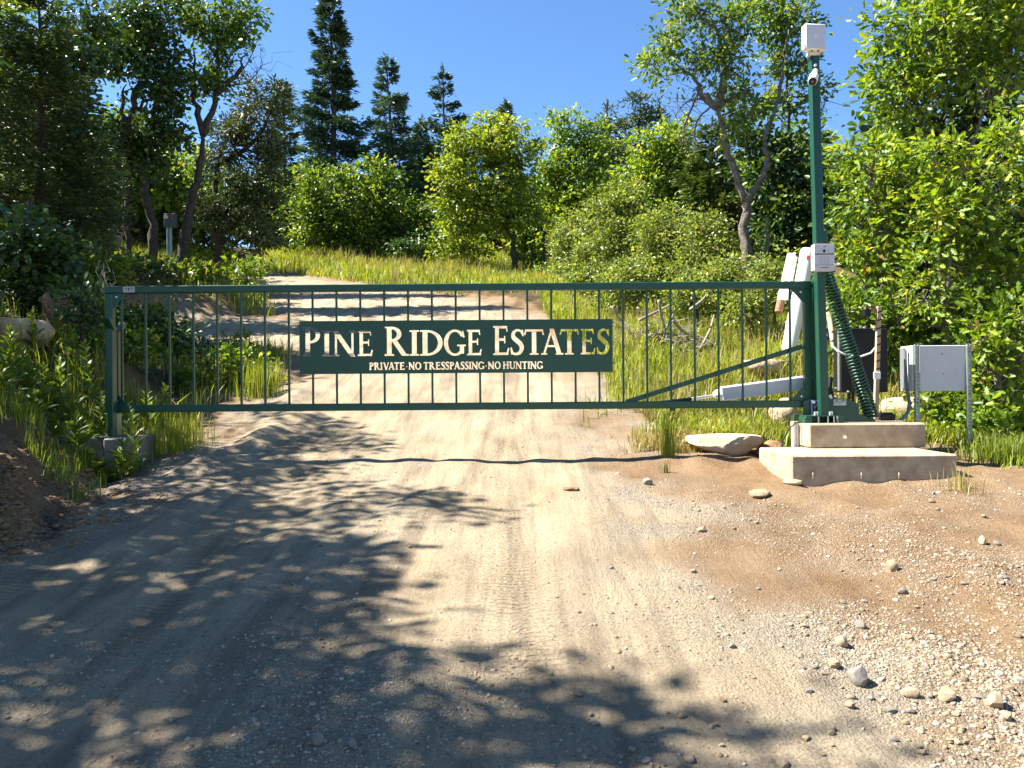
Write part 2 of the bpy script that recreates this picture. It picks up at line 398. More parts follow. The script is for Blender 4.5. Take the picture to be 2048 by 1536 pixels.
class MB:
    """collects shapes into one mesh"""
    def __init__(self):
        self.v, self.f = [], []
    def add(self, vs, fs):
        n = len(self.v)
        self.v += [tuple(map(float, p)) for p in vs]
        self.f += [[i + n for i in f] for f in fs]
        return self
    def box(self, a, b, bevel=0.0):
        a, b = np.minimum(a, b), np.maximum(a, b)
        c, h = (a + b) / 2, (b - a) / 2
        return self.obox(c, np.eye(3), h, bevel)
    def obox(self, c, axes, h, bevel=0.0):
        """box with centre c, orthonormal axes (rows) and half sizes h, edges chamfered by bevel"""
        c = np.asarray(c, float); axes = np.asarray(axes, float); h = np.asarray(h, float)
        bv = min(bevel, 0.45 * float(h.min()))
        if bv <= 0:
            vs = [c + (sx * h[0]) * axes[0] + (sy * h[1]) * axes[1] + (sz * h[2]) * axes[2]
                  for sx in (-1, 1) for sy in (-1, 1) for sz in (-1, 1)]
            return self.add(vs, [(0, 1, 3, 2), (4, 6, 7, 5), (0, 4, 5, 1), (2, 3, 7, 6), (0, 2, 6, 4), (1, 5, 7, 3)])
        vs, idx = [], {}
        for s in [(x, y, z) for x in (-1, 1) for y in (-1, 1) for z in (-1, 1)]:
            for ax in range(3):
                p = np.array(s, float) * h
                for o in range(3):
                    if o != ax: p[o] -= s[o] * bv
                idx[(s, ax)] = len(vs)
                vs.append(c + p @ axes)
        fs = []
        for ax in range(3):
            o1, o2 = (ax + 1) % 3, (ax + 2) % 3
            for sg in (-1, 1):
                q = []
                for s1, s2 in ((-1, -1), (1, -1), (1, 1), (-1, 1)):
                    s = [0, 0, 0]; s[ax] = sg; s[o1] = s1; s[o2] = s2
                    q.append(idx[(tuple(s), ax)])
                fs.append(q if sg > 0 else q[::-1])
        for ax in range(3):      # edges along ax
            o1, o2 = (ax + 1) % 3, (ax + 2) % 3
            for s1 in (-1, 1):
                for s2 in (-1, 1):
                    def k(sa, which):
                        s = [0, 0, 0]; s[ax] = sa; s[o1] = s1; s[o2] = s2
                        return idx[(tuple(s), which)]
                    q = [k(-1, o1), k(1, o1), k(1, o2), k(-1, o2)]
                    fs.append(q if s1 * s2 < 0 else q[::-1])
        for s in [(x, y, z) for x in (-1, 1) for y in (-1, 1) for z in (-1, 1)]:
            q = [idx[(s, 0)], idx[(s, 1)], idx[(s, 2)]]
            fs.append(q if s[0] * s[1] * s[2] > 0 else q[::-1])
        return self.add(vs, fs)
    def bar(self, p, q, w, d, up=(0, 1, 0), bevel=0.0):
        """rectangular bar from p to q; w across, d along 'up'"""
        p, q = np.asarray(p, float), np.asarray(q, float)
        z = unit(q - p)
        y = np.asarray(up, float); y = unit(y - z * (y @ z))
        x = np.cross(y, z)
        return self.obox((p + q) / 2, np.array([x, y, z]), (w / 2, d / 2, np.linalg.norm(q - p) / 2), bevel)
    def tube(self, pts, rad, n=6, cap=True):
        pts = np.asarray(pts, float)
        m = len(pts)
        rad = np.broadcast_to(np.asarray(rad, float), (m,))
        tan = np.gradient(pts, axis=0) if m > 1 else np.array([[0, 0, 1.0]])
        tan = unit(tan)
        ref = np.array((0.31, 0.88, 0.35)) if abs(tan[0] @ np.array((0.31, 0.88, 0.35))) < 0.9 else np.array((1.0, 0, 0))
        u = unit(np.cross(tan[0], ref))
        a = np.linspace(0, 2 * math.pi, n, endpoint=False)
        base = len(self.v)
        for i in range(m):
            u = unit(u - tan[i] * (u @ tan[i]))
            w = np.cross(tan[i], u)
            ring = pts[i] + rad[i] * (np.cos(a)[:, None] * u + np.sin(a)[:, None] * w)
            self.v += [tuple(p) for p in ring.tolist()]
        for i in range(m - 1):
            for j in range(n):
                a0, a1 = base + i * n + j, base + i * n + (j + 1) % n
                self.f.append([a0, a1, a1 + n, a0 + n])
        if cap:
            self.f.append([base + j for j in range(n)][::-1])
            self.f.append([base + (m - 1) * n + j for j in range(n)])
        return self
    def cyl(self, p, q, r, n=16):
        return self.tube([p, q], [r, r], n)
    def prism(self, poly, y0, y1):
        """(x, z) outline extruded along y"""
        n = len(poly)
        vs = [(x, y0, z) for x, z in poly] + [(x, y1, z) for x, z in poly]
        fs = [list(range(n)), list(range(n, 2 * n))[::-1]] + [[i, i + n, (i + 1) % n + n, (i + 1) % n] for i in range(n)]
        return self.add(vs, fs)
    def mesh(self, name, origin=(0, 0, 0), smooth=False, fix=True):
        me = bpy.data.meshes.new(name)
        o = np.asarray(origin, float)
        me.from_pydata((np.asarray(self.v) - o).tolist(), [], self.f)
        if fix:
            bm = bmesh.new(); bm.from_mesh(me)
            bmesh.ops.recalc_face_normals(bm, faces=bm.faces)
            bm.to_mesh(me); bm.free()
        if smooth:
            me.polygons.foreach_set('use_smooth', np.ones(len(me.polygons), bool))
            if smooth != 'all':
                me.set_sharp_from_angle(angle=R(40))
        me.update()
        return me
    def build(self, name, material, root=None, smooth=False, label=None, kind=None):
        org = root_origin(root)
        o = link(name, self.mesh(name, org, smooth), material, root)
        if label: o['label'] = label
        if kind: o['kind'] = kind
        return o

def root_origin(root):
    p = np.zeros(3)
    while root is not None:
        p = p + np.array(root.location)
        root = root.parent
    return p

# ---------------------------------------------------------------- ground and road
def axis(*spans):
    out = []
    for a, b, s in spans:
        out += list(np.arange(a, b - 1e-6, s))
    out.append(spans[-1][1])
    return np.array(out)
gx = axis((-260, -60, 25), (-60, -20, 4), (-20, -9, 0.5), (-9, -4.4, 0.09), (-4.4, 4.6, 0.038), (4.6, 8, 0.12), (8, 20, 0.6), (20, 60, 4), (60, 260, 25))
gy = axis((-60, -6, 6), (-6, 1.9, 0.4), (1.9, 9.5, 0.04), (9.5, 14, 0.06), (14, 22, 0.1), (22, 40, 0.3), (40, 60, 1.5), (60, 120, 8), (120, 400, 40))
GX, GY = np.meshgrid(gx, gy)
GZ = ground_z(GX, GY)
SD = road_sd(GX, GY)
# where the ground is loose gravel, bare orange soil, leaf litter, and where tyres have printed their tread
cxr = np.interp(GY, LEFT_Y, LEFT_X) * 0.5 + np.interp(GY, LEFT_Y, RIGHT_X) * 0.5
rel = GX - cxr + 0.15 * np.sin(GY * 0.5)
gr = np.exp(-((rel - 0.05) / 0.30) ** 2) * 0.55 + np.exp(-((SD - 0.0) / 0.55) ** 2) * 1.0
gr += 0.6 * sstep(0.2, -0.6, SD) * (GX > 0) * (1 - sstep(5.5, 7.5, GY))
gravel = np.clip(gr + 0.25 * N_mid(GX, GY), 0, 1)
soil = sstep(0.45, -0.45, SD + 0.25 * N_mid(GX, GY))
litter = sstep(-0.5, -1.4, SD + 0.3 * N_mid(GX, GY)) * np.clip(sstep(7.6, 9.0, GY) + (GX < -3.9) * sstep(5, 7.5, GY), 0, 1)
litter = np.maximum(litter, sstep(4.2, 5.5, GX) * sstep(6.5, 8, GY))
litter = np.maximum(litter, (GY > 24) * sstep(-0.4, -1.2, SD))
litter = np.maximum(litter, sstep(4.5, 6, -GX) * (GY < 8))
tread = np.clip(np.exp(-((rel - 0.95) / 0.2) ** 2) + np.exp(-((rel + 0.8) / 0.2) ** 2) + 0.8 * np.exp(-((rel - 1.75) / 0.16) ** 2)
                + 0.7 * np.exp(-((rel + 1.7) / 0.18) ** 2), 0, 1) * np.clip(0.6 + 0.6 * N_mid(GX * 0.7, GY * 0.7), 0, 1)
nxg, nyg = len(gx), len(gy)
idx = np.arange(nxg * nyg).reshape(nyg, nxg)
quads = np.stack([idx[:-1, :-1], idx[:-1, 1:], idx[1:, 1:], idx[1:, :-1]], -1).reshape(-1, 4)
fc_sd = ((SD[:-1, :-1] + SD[1:, 1:]) / 2).ravel()
on_road = fc_sd > 0
for nm, sel in (('ground', ~on_road), ('gravel_road', on_road)):
    q = quads[sel]
    used, inv = np.unique(q, return_inverse=True)
    V = np.stack([GX.ravel()[used], GY.ravel()[used], GZ.ravel()[used]], -1)
    me = np_mesh(nm, V, inv.reshape(-1, 4), 4, smooth=True)
    for an, arr in (('soil', soil), ('gravel', gravel), ('litter', litter), ('tread', tread)):
        a = me.attributes.new(an, 'FLOAT', 'POINT')
        a.data.foreach_set('value', arr.ravel()[used].astype(np.float32))
    o = link(nm, me, M['earth'])
    tag(o, {'ground': 'bare orange soil and leaf litter ground beside the road', 'gravel_road': 'pale sandy gravel road climbing under the green gate'}[nm],
        {'ground': 'ground', 'gravel_road': 'road'}[nm], kind='structure')

# ---------------------------------------------------------------- lettering as cut-outs
def sd_box(x, y, x0, x1, y0, y1):
    return np.maximum(np.maximum(x0 - x, x - x1), np.maximum(y0 - y, y - y1))
def sd_ell(x, y, cx, cy, rx, ry):
    q = np.sqrt(((x - cx) / rx) ** 2 + ((y - cy) / ry) ** 2)
    return (q - 1) * min(rx, ry)
def sd_diag(x, y, x0, y0, x1, y1, w):
    """stroke between two heights with level ends"""
    t = (y - y0) / (y1 - y0)
    xc = x0 + t * (x1 - x0)
    k = abs(y1 - y0) / math.hypot(x1 - x0, y1 - y0)
    return np.maximum(np.abs(x - xc) * k - w / 2, np.maximum(min(y0, y1) - y, y - max(y0, y1)))
def sd_stroke(x, y, pts, rs, n=70):
    pts = np.asarray(pts, float)
    t = np.linspace(0, len(pts) - 1, n)
    i = np.clip(t.astype(int), 0, len(pts) - 2); f = (t - i)[:, None]
    p0, p1, p2, p3 = pts[np.maximum(i - 1, 0)], pts[i], pts[i + 1], pts[np.minimum(i + 2, len(pts) - 1)]
    c = 0.5 * (2 * p1 + (p2 - p0) * f + (2 * p0 - 5 * p1 + 4 * p2 - p3) * f ** 2 + (3 * p1 - p0 - 3 * p2 + p3) * f ** 3)
    r = np.interp(t, np.arange(len(rs)), rs)
    d = np.full(x.shape, 9.0)
    for (a, b), q in zip(c, r):
        d = np.minimum(d, np.hypot(x - a, y - b) - q)
    return d
def glyph(ch, x, y, s=0.17, h=0.075, t=0.05, e=0.10):
    """signed distance (negative inside the stroke) of a roman capital of height 1; returns (width, field)"""
    mn, mx = np.minimum, np.maximum
    def stem(x0, w, top=True, bot=True, el=e, er=e):
        d = sd_box(x, y, x0, x0 + w, 0, 1)
        if bot: d = mn(d, sd_box(x, y, x0 - el, x0 + w + er, 0, t))
        if top: d = mn(d, sd_box(x, y, x0 - el, x0 + w + er, 1 - t, 1))
        return d
    if ch == 'I':
        return s + 2 * e, stem(e, s)
    if ch in 'PRD':
        cy, ry, rx = {'P': (0.725, 0.275, 0.40), 'R': (0.745, 0.255, 0.38), 'D': (0.5, 0.5, 0.56)}[ch]
        xs = e + s
        d = sd_box(x, y, e, xs, 0, 1)
        d = mn(d, sd_box(x, y, 0, xs + (e if ch != 'D' else 0.05), 0, t))
        d = mn(d, sd_box(x, y, 0, xs + 0.05, 1 - t, 1))
        o = sd_ell(x, y, xs, cy, rx, ry)
        inn = sd_ell(x, y, xs, cy, rx - s * 0.95, ry - h)
        ring = mx(mx(o, -inn), xs - 0.02 - x)
        d = mn(d, ring)
        W = xs + rx
        if ch == 'R':
            d = mn(d, sd_diag(x, y, xs + 0.50, 0.0, xs + 0.10, 0.52, s * 0.92))
            d = mn(d, sd_box(x, y, xs + 0.42, xs + 0.66, 0, t))
            W = xs + 0.66
        return W, d
    if ch == 'E':
        d = stem(e, s, er=0.02)
        xs = e + s
        for yy, L_ in ((0.0, 0.46), (1 - h, 0.40), (0.49, 0.31)):
            d = mn(d, sd_box(x, y, xs - 0.01, xs + L_, yy, yy + h))
        d = mn(d, sd_diag(x, y, xs + 0.47, 0.24, xs + 0.39, 0.0, 0.07))
        d = mn(d, sd_diag(x, y, xs + 0.40, 0.80, xs + 0.36, 1.0, 0.06))
        d = mn(d, sd_box(x, y, xs + 0.255, xs + 0.31, 0.40, 0.66))
        return xs + 0.50, d
    if ch == 'N':
        w = 0.80
        d = mn(stem(e, h * 1.1, top=False, el=e, er=e), stem(e + w - h * 1.1, h * 1.1, bot=False))
        d = mn(d, sd_diag(x, y, e + 0.02, 1.0, e + w - 0.03, -0.02, s))
        d = mn(d, sd_box(x, y, 0.0, e + s * 0.6, 1 - t, 1))
        return w + 2 * e, d
    if ch == 'T':
        W = 0.82
        d = stem(W / 2 - s / 2, s, top=False)
        d = mn(d, sd_box(x, y, 0.03, W - 0.03, 1 - h, 1))
        d = mn(d, mn(sd_diag(x, y, 0.02, 0.78, 0.07, 1.0, 0.06), sd_diag(x, y, W - 0.02, 0.78, W - 0.07, 1.0, 0.06)))
        return W, d
    if ch == 'A':
        W = 0.96
        d = mn(sd_diag(x, y, 0.12, 0, 0.46, 1, h), sd_diag(x, y, W - 0.17, 0, 0.46, 1.02, s))
        d = mn(d, sd_box(x, y, 0.24, 0.66, 0.30, 0.30 + h * 0.9))
        d = mn(d, mn(sd_box(x, y, 0.0, 0.26, 0, t), sd_box(x, y, W - 0.33, W, 0, t)))
        return W, d
    if ch == 'V':
        W = 0.96
        d = mn(sd_diag(x, y, 0.17, 1, 0.52, -0.02, s), sd_diag(x, y, W - 0.12, 1, 0.52, 0, h))
        d = mn(d, mn(sd_box(x, y, 0.0, 0.33, 1 - t, 1), sd_box(x, y, W - 0.26, W, 1 - t, 1)))
        return W, d
    if ch in 'OG':
        W = 0.98
        d = mx(sd_ell(x, y, 0.49, 0.5, 0.49, 0.515), -sd_ell(x, y, 0.49, 0.5, 0.49 - s, 0.515 - h))
        if ch == 'G':
            W = 0.96
            cut = mx(sd_box(x, y, 0.66, 1.2, 0.20, 0.74), 0.60 - x)
            d = mx(d, -cut)
            d = mn(d, sd_box(x, y, 0.70, 0.70 + s, 0.07, 0.42))
            d = mn(d, sd_box(x, y, 0.58, 0.96, 0.42 - t, 0.42))
            d = mn(d, sd_diag(x, y, 0.88, 0.70, 0.83, 0.97, 0.06))
        return W, d
    if ch == 'S':
        d = sd_stroke(x, y, [(0.53, 0.83), (0.44, 0.945), (0.27, 0.965), (0.13, 0.85), (0.14, 0.69), (0.29, 0.56), (0.43, 0.44), (0.50, 0.29), (0.43, 0.11), (0.26, 0.035), (0.11, 0.07), (0.05, 0.18)],
                      [h * .45, h * .5, h * .55, s * .40, s * .50, s * .52, s * .52, s * .50, s * .40, h * .55, h * .5, h * .45], 80)
        d = mn(d, mn(sd_diag(x, y, 0.555, 0.73, 0.53, 0.99, 0.06), sd_diag(x, y, 0.03, 0.29, 0.055, 0.02, 0.06)))
        return 0.60, d
    if ch == 'H':
        W = 0.94
        d = mn(stem(e, s), stem(W - e - s, s))
        return W, mn(d, sd_box(x, y, e, W - e, 0.48, 0.48 + h))
    if ch == 'U':
        W = 0.92
        d = mn(sd_box(x, y, e, e + s, 0.32, 1), sd_box(x, y, W - e - h * 1.1, W - e, 0.32, 1))
        d = mn(d, mn(sd_box(x, y, 0, s + 2 * e, 1 - t, 1), sd_box(x, y, W - 2 * e - h, W, 1 - t, 1)))
        ring = mx(sd_ell(x, y, W / 2, 0.34, W / 2 - e, 0.36), -sd_ell(x, y, W / 2 + (s - h) * 0.4, 0.34, W / 2 - e - (s + h) * 0.5, 0.36 - h * 1.1))
        return W, mn(d, mx(ring, y - 0.34))
    if ch == '.':
        return 0.16, sd_ell(x, y, 0.08, 0.42, 0.08, 0.08)
    if ch == 'L':
        d = mn(stem(e, s), sd_box(x, y, e, 0.62, 0, h))
        return 0.64, mn(d, sd_diag(x, y, 0.62, 0.24, 0.55, 0.0, 0.07))
    raise KeyError(ch)

def letter_field(xs, zs, letters):
    """xs, zs: grid lines; letters: (char, x0, x1, z0, z1, opts).  positive = metal, negative = cut away"""
    X, Z = np.meshgrid(xs, zs)
    out = np.full(X.shape, 1.0)
    for ch, x0, x1, z0, z1, o in letters:
        H = z1 - z0
        W, _ = glyph(ch, np.zeros(1), np.zeros(1), **o)
        i0, i1 = np.searchsorted(xs, [x0 - 0.02, x1 + 0.02]); j0, j1 = np.searchsorted(zs, [z0 - 0.02, z1 + 0.02])
        sub = (slice(j0, j1), slice(i0, i1))
        _, d = glyph(ch, (X[sub] - x0) / (x1 - x0) * W, (Z[sub] - z0) / H, **o)
        out[sub] = np.minimum(out[sub], d)
    return out

def cut_panel(xs, zs, fld, y0, y1):
    """plate between y0 and y1 with everything where fld < 0 cut right through"""
    mb = MB()
    solid = fld > 0
    def pt(x, z): return (x, y0, z), (x, y1, z)
    def face(poly, walls):
        n = len(poly)
        vs = [(x, y0, z) for x, z in poly] + [(x, y1, z) for x, z in poly]
        fs = [list(range(n)), list(range(n, 2 * n))[::-1]] + [[a, a + n, b + n, b] for a, b in walls]
        mb.add(vs, fs)
    ny, nx = fld.shape
    full = solid[:-1, :-1] & solid[1:, :-1] & solid[:-1, 1:] & solid[1:, 1:]
    none = ~(solid[:-1, :-1] | solid[1:, :-1] | solid[:-1, 1:] | solid[1:, 1:])
    for j in range(ny - 1):
        i = 0
        while i < nx - 1:
            if full[j, i]:
                k = i
                while k < nx - 1 and full[j, k]: k += 1
                face([(xs[i], zs[j]), (xs[k], zs[j]), (xs[k], zs[j + 1]), (xs[i], zs[j + 1])], [])
                i = k
                continue
            if not none[j, i]:
                cs = [(i, j), (i + 1, j), (i + 1, j + 1), (i, j + 1)]
                poly, cross = [], []
                for a in range(4):
                    (ia, ja), (ib, jb) = cs[a], cs[(a + 1) % 4]
                    fa, fb = fld[ja, ia], fld[jb, ib]
                    if fa > 0: poly.append((xs[ia], zs[ja])); cross.append(False)
                    if (fa > 0) != (fb > 0):
                        q = fa / (fa - fb)
                        poly.append((xs[ia] + q * (xs[ib] - xs[ia]), zs[ja] + q * (zs[jb] - zs[ja]))); cross.append(True)
                n = len(poly)
                walls = [(a, (a + 1) % n) for a in range(n) if cross[a] and cross[(a + 1) % n]]
                if n >= 3: face(poly, walls)
            i += 1
    X0, X1, Z0, Z1 = xs[0], xs[-1], zs[0], zs[-1]
    for (a, b), (c, d) in (((X0, Z0), (X1, Z0)), ((X1, Z0), (X1, Z1)), ((X1, Z1), (X0, Z1)), ((X0, Z1), (X0, Z0))):
        mb.add([(a, y0, b), (a, y1, b), (c, y1, d), (c, y0, d)], [(0, 1, 2, 3)])
    return mb

# ---------------------------------------------------------------- the lift gate
GY0 = 7.2
KG = GY0 / F
def ggx(px): return P(px, 690, GY0)[0]
def ggz(py): return EYE + (HOR - py) * KG          # rows measured at the middle of the picture
gate = thing('lift_gate', 'long dark green steel gate of thin pickets across the gravel road', 'gate', (ggx(1612), GY0, gz(ggx(1612), GY0)))
RD = 0.035
zt0, zt1, zb0, zb1 = ggz(581.5), ggz(567), ggz(819), ggz(804.5)
xl, xr = ggx(213), ggx(1622)
MB().box((xl, GY0 - RD, zt0), (xr, GY0 + RD, zt1), 0.006).build('top_rail', M['green'], gate)
MB().box((xl + 0.075, GY0 - RD, zb0), (ggx(1607), GY0 + RD, zb1), 0.006).build('bottom_rail', M['green'], gate)
MB().box((xl, GY0 - RD + 0.002, zb0 - 0.004), (xl + 0.073, GY0 + RD - 0.002, zt0 - 0.001), 0.006).build('end_stile', M['green'], gate)
MB().box((ggx(1607.5), GY0 - RD + 0.002, ggz(846)), (ggx(1622), GY0 + RD - 0.002, zt0 - 0.001), 0.006).build('hinge_stile', M['green'], gate)
sx0, sx1, sz0, sz1 = ggx(599.5), ggx(1225), ggz(745.5), ggz(639.5)
pk = {}
def picket(px, za, zb):
    key = round(zb - za, 3)
    if key not in pk:
        pk[key] = MB().box((-0.0095, -0.0095, 0), (0.0095, 0.0095, zb - za), 0.002).mesh('picket')
    o = link('picket', pk[key], M['green'], gate)
    o.location = Vector((ggx(px), GY0, za)) - gate.location
    return o
for k in range(-7, 22):
    px = 578 + 47.72 * k
    if 1 <= k <= 13:
        picket(px, zb1 - 0.003, sz0 + 0.003); picket(px, sz1 - 0.003, zt0 + 0.003)
    else:
        picket(px, zb1 - 0.003, zt0 + 0.003)
# corner gussets with their bolt holes shown by zinc bolts
for (cx_, cz_, sx_, sz_) in ((ggx(1607.5), zt0, -1, -1), (ggx(1607.5), zb1, -1, 1), (xl + 0.074, zt0, 1, -1), (xl + 0.074, zb1, 1, 1)):
    g = 0.135
    w = MB().prism([(cx_, cz_), (cx_ + sx_ * g, cz_), (cx_ + sx_ * g * 0.85, cz_ + sz_ * 0.02), (cx_ + sx_ * 0.02, cz_ + sz_ * g * 0.9), (cx_, cz_ + sz_ * g)], GY0 - 0.024, GY0 - 0.016)
    gp = w.build('gusset_plate', M['green'], gate)
    MB().cyl((cx_ + sx_ * 0.036, GY0 - 0.023, cz_ + sz_ * 0.036), (cx_ + sx_ * 0.036, GY0 - 0.032, cz_ + sz_ * 0.036), 0.009, 10).build('bolt', M['zinc'], gp)
# diagonal brace behind the pickets
MB().bar((ggx(1606), GY0 + 0.025, ggz(697)), (ggx(1252), GY0 + 0.025, ggz(806)), 0.045, 0.02).build('diagonal_brace', M['green'], gate)
# small maker's plate on the top rail
pl_ = MB().box((ggx(251), GY0 - RD - 0.003, zt0 + 0.008), (ggx(274), GY0 - RD + 0.001, zt1 - 0.008)).build('maker_plate', M['sticker'], gate, label='small grey maker plate')
mk = MB()
for (a, b, c, d) in ((253, 260, 0.65, 0.8), (264, 272, 0.65, 0.8), (253, 260, 0.3, 0.4), (264, 272, 0.3, 0.4), (261, 263.2, 0.2, 0.8)):
    zz0, zz1 = zt0 + 0.008, zt1 - 0.008
    mk.box((ggx(a), GY0 - RD - 0.0042, zz0 + c * (zz1 - zz0)), (ggx(b), GY0 - RD - 0.002, zz0 + d * (zz1 - zz0)))
mk.build('lettering', M['ink'], pl_)
# sign panel with the words cut through the plate
BIG = dict(s=0.185, h=0.085, t=0.060, e=0.092)
SML = dict(s=0.235, h=0.135, t=0.10, e=0.07)
zbase, zcap, zsm = ggz(710.0), ggz(652.0), ggz(659.3)
letters = []
for ch, a, b, big in (('P', 607, 641, 1), ('I', 645, 663.5, 0), ('N', 666, 712, 0), ('E', 716, 746, 0), ('R', 769.5, 818, 1), ('I', 819.5, 838.5, 0), ('D', 840.5, 885.5, 0),
                      ('G', 888, 931.5, 0), ('E', 934, 963.5, 0), ('E', 986.5, 1018.5, 1), ('S', 1021, 1048, 0), ('T', 1048.6, 1087.6, 0), ('A', 1082, 1126.6, 0),
                      ('T', 1119.5, 1157.5, 0), ('E', 1161, 1190.5, 0), ('S', 1193, 1218.8, 0)):
    letters.append((ch, ggx(a), ggx(b), zbase, zcap if big else zsm, BIG))
txt = 'PRIVATE . NO TRESSPASSING . NO HUNTING'
adv, cur = [], 0.0
KERN = {'VA': -0.16, 'AT': -0.14, 'PA': -0.06, 'RI': -0.06}
for i, ch in enumerate(txt):
    if ch == ' ':
        cur += 0.27 if '.' not in txt[max(i - 1, 0):i + 2] else 0.16; continue
    W = float(glyph(ch, np.zeros(1), np.zeros(1), **SML)[0])
    cur += KERN.get(txt[i - 1:i + 1], 0)
    adv.append((ch, cur, cur + W)); cur += W + 0.045
tot = adv[-1][2]
tx0, tx1 = ggx(738.5), ggx(1085.5)
for ch, a, b in adv:
    letters.append((ch, tx0 + a / tot * (tx1 - tx0), tx0 + b / tot * (tx1 - tx0), ggz(738.0), ggz(723.0), SML))
pxs = np.linspace(sx0, sx1, 900); pzs = np.linspace(sz0, sz1, 156)
cut_panel(pxs, pzs, letter_field(pxs, pzs, letters), GY0 - 0.0155, GY0 - 0.0095).build('sign_panel', M['green'], gate,
    label='dark green sign plate with PINE RIDGE ESTATES cut through it')

# ---------------------------------------------------------------- pads, pivot, pole
px_l, px_r = P(1583, 918, 6.2)[0], P(1915, 918, 6.2)[0]
LOW_TOP = 0.965
low = MB().box((px_l, 6.2, 0.55), (px_r, 7.02, LOW_TOP), 0.012).build('concrete_slab', M['concrete'])
tag(low, 'low wide tan concrete slab in front of the raised plinth', 'slab')
UP_TOP = 1.185
ux0, ux1 = P(1618, 860, 6.86)[0], P(1853, 860, 6.86)[0]
upp = MB().box((ux0, 6.86, LOW_TOP + 0.002), (ux1, 7.30, UP_TOP), 0.014)
upp.box((ux0 + 0.004, 7.03, 0.5), (ux1 - 0.004, 7.295, LOW_TOP))
upp.box((ux0 + 0.22, 7.296, 0.5), (ux1 - 0.003, 7.82, UP_TOP - 0.002), 0.01)
up = upp.build('concrete_plinth', M['concrete'])
tag(up, 'raised concrete plinth carrying the gate pole and spring', 'plinth')
MB().cyl(P(1690, 874, 6.862), P(1690, 874, 6.845), 0.014, 12).build('tie_rod_end', M['cream'], up)
for q in (1625, 1722, 1797):
    MB().tube([P(q, 943, 6.203), P(q + 1, 950, 6.185), P(q + 1, 957, 6.185)], [0.006, 0.007, 0.004], 6).build('form_tie', M['deadwood'], low)

# pivot stand: base, bearing, side plate, second upright
piv = thing('gate_pivot_stand', 'dark green pivot stand with blue bearing bolted to the concrete plinth', 'gate pivot', (ggx(1640), 7.15, UP_TOP))
def at(px, py, Y): return P(px, py, Y)
b0, b1 = at(1607, 850, 7.0), at(1684, 850, 7.0)
for xq in (b0[0], b1[0] - 0.066):
    MB().box((xq, 6.96, UP_TOP), (xq + 0.066, 7.30, UP_TOP + 0.058), 0.004).build('base_tube', M['green'], piv)
bpl = MB().box((b0[0] + 0.01, 6.965, UP_TOP + 0.0585), (b1[0] - 0.02, 7.29, UP_TOP + 0.068), 0.002).build('base_plate', M['green'], piv)
for q in (1630, 1634.5, 1660, 1664):
    c = at(q, 840, 6.99)
    MB().cyl((c[0], 6.99, UP_TOP + 0.068), (c[0], 6.99, UP_TOP + 0.103), 0.009, 8).build('anchor_bolt', M['zinc'], piv)
for q in (1637, 1656, 1668, 1675):
    c = at(q, 848, 6.955)
    MB().box((c[0] - 0.004, 6.945, UP_TOP + 0.001), (c[0] + 0.004, 6.958, UP_TOP + 0.062)).build('clamp_strap', M['galv'], piv)
MB().box((ggx(1624.5), 7.17, UP_TOP + 0.068), (ggx(1633.5), 7.23, zt1 + 0.02), 0.004).build('pivot_upright', M['green'], piv)
wl = MB()
for (ra, rb) in ((583, 640), (668, 692), (705, 760), (780, 812)):
    for i in range(int((rb - ra) / 3)):
        zc = ggz(ra + i * 3)
        wl.obox((ggx(1623.3), 7.16, zc), np.eye(3), (0.006, 0.004, 0.006), 0.002)
wl.build('weld_bead', M['green'], piv, kind='stuff')
Yp = 7.13
plate_px = [(1606.5, 846), (1606.5, 803), (1622, 797), (1694, 797), (1718, 808), (1719, 846)]
MB().prism([(at(a, b, Yp)[0], max(at(a, b, Yp)[2], UP_TOP + 0.001)) for a, b in plate_px], Yp, Yp + 0.012).build('side_plate', M['green'], piv)
MB().prism([(at(a, b, Yp)[0], max(at(a, b, Yp)[2], UP_TOP + 0.001)) for a, b in [(1719.5, 847), (1719.5, 828), (1750, 838), (1752, 847)]], Yp + 0.01, Yp + 0.07).build('spring_foot', M['green'], piv)
bc = at(1634, 817, Yp)
brg = MB().box((bc[0] - 0.062, Yp - 0.03, bc[2] - 0.085), (bc[0] + 0.055, Yp - 0.001, bc[2] + 0.078), 0.014).build('bearing_block', M['blue'], piv)
MB().tube([(bc[0] + 0.01, Yp - 0.03, bc[2]), (bc[0] + 0.01, Yp - 0.055, bc[2])], [0.052, 0.045], 20).build('bearing_ring', M['black'], brg)
MB().tube([(bc[0] + 0.01, Yp - 0.05, bc[2]), (bc[0] + 0.01, Yp - 0.068, bc[2])], [0.026, 0.024], 16).build('shaft_end', M['rust'], brg)
for dx, dz in ((-0.042, 0.058), (-0.042, -0.064), (0.036, 0.058), (0.036, -0.064)):
    MB().cyl((bc[0] + dx, Yp - 0.03, bc[2] + dz), (bc[0] + dx, Yp - 0.045, bc[2] + dz), 0.013, 6).build('bolt', M['zinc'], brg)
s0, s1 = at(1667, 811, Yp), at(1692, 799, Yp)
stk = MB().box((s0[0], Yp - 0.003, s0[2]), (s1[0], Yp + 0.002, s1[2])).build('maker_label', M['sticker'], piv, label='small pale maker label reading LAZY GATE')
def bars(spec, a, b, y, material, parent, name='lettering'):
    m = MB()
    for (u0, u1, v0, v1) in spec:
        m.box((a[0] + u0 * (b[0] - a[0]), y - 0.0012, a[2] + v0 * (b[2] - a[2])), (a[0] + u1 * (b[0] - a[0]), y + 0.001, a[2] + v1 * (b[2] - a[2])))
    return m.build(name, material, parent)
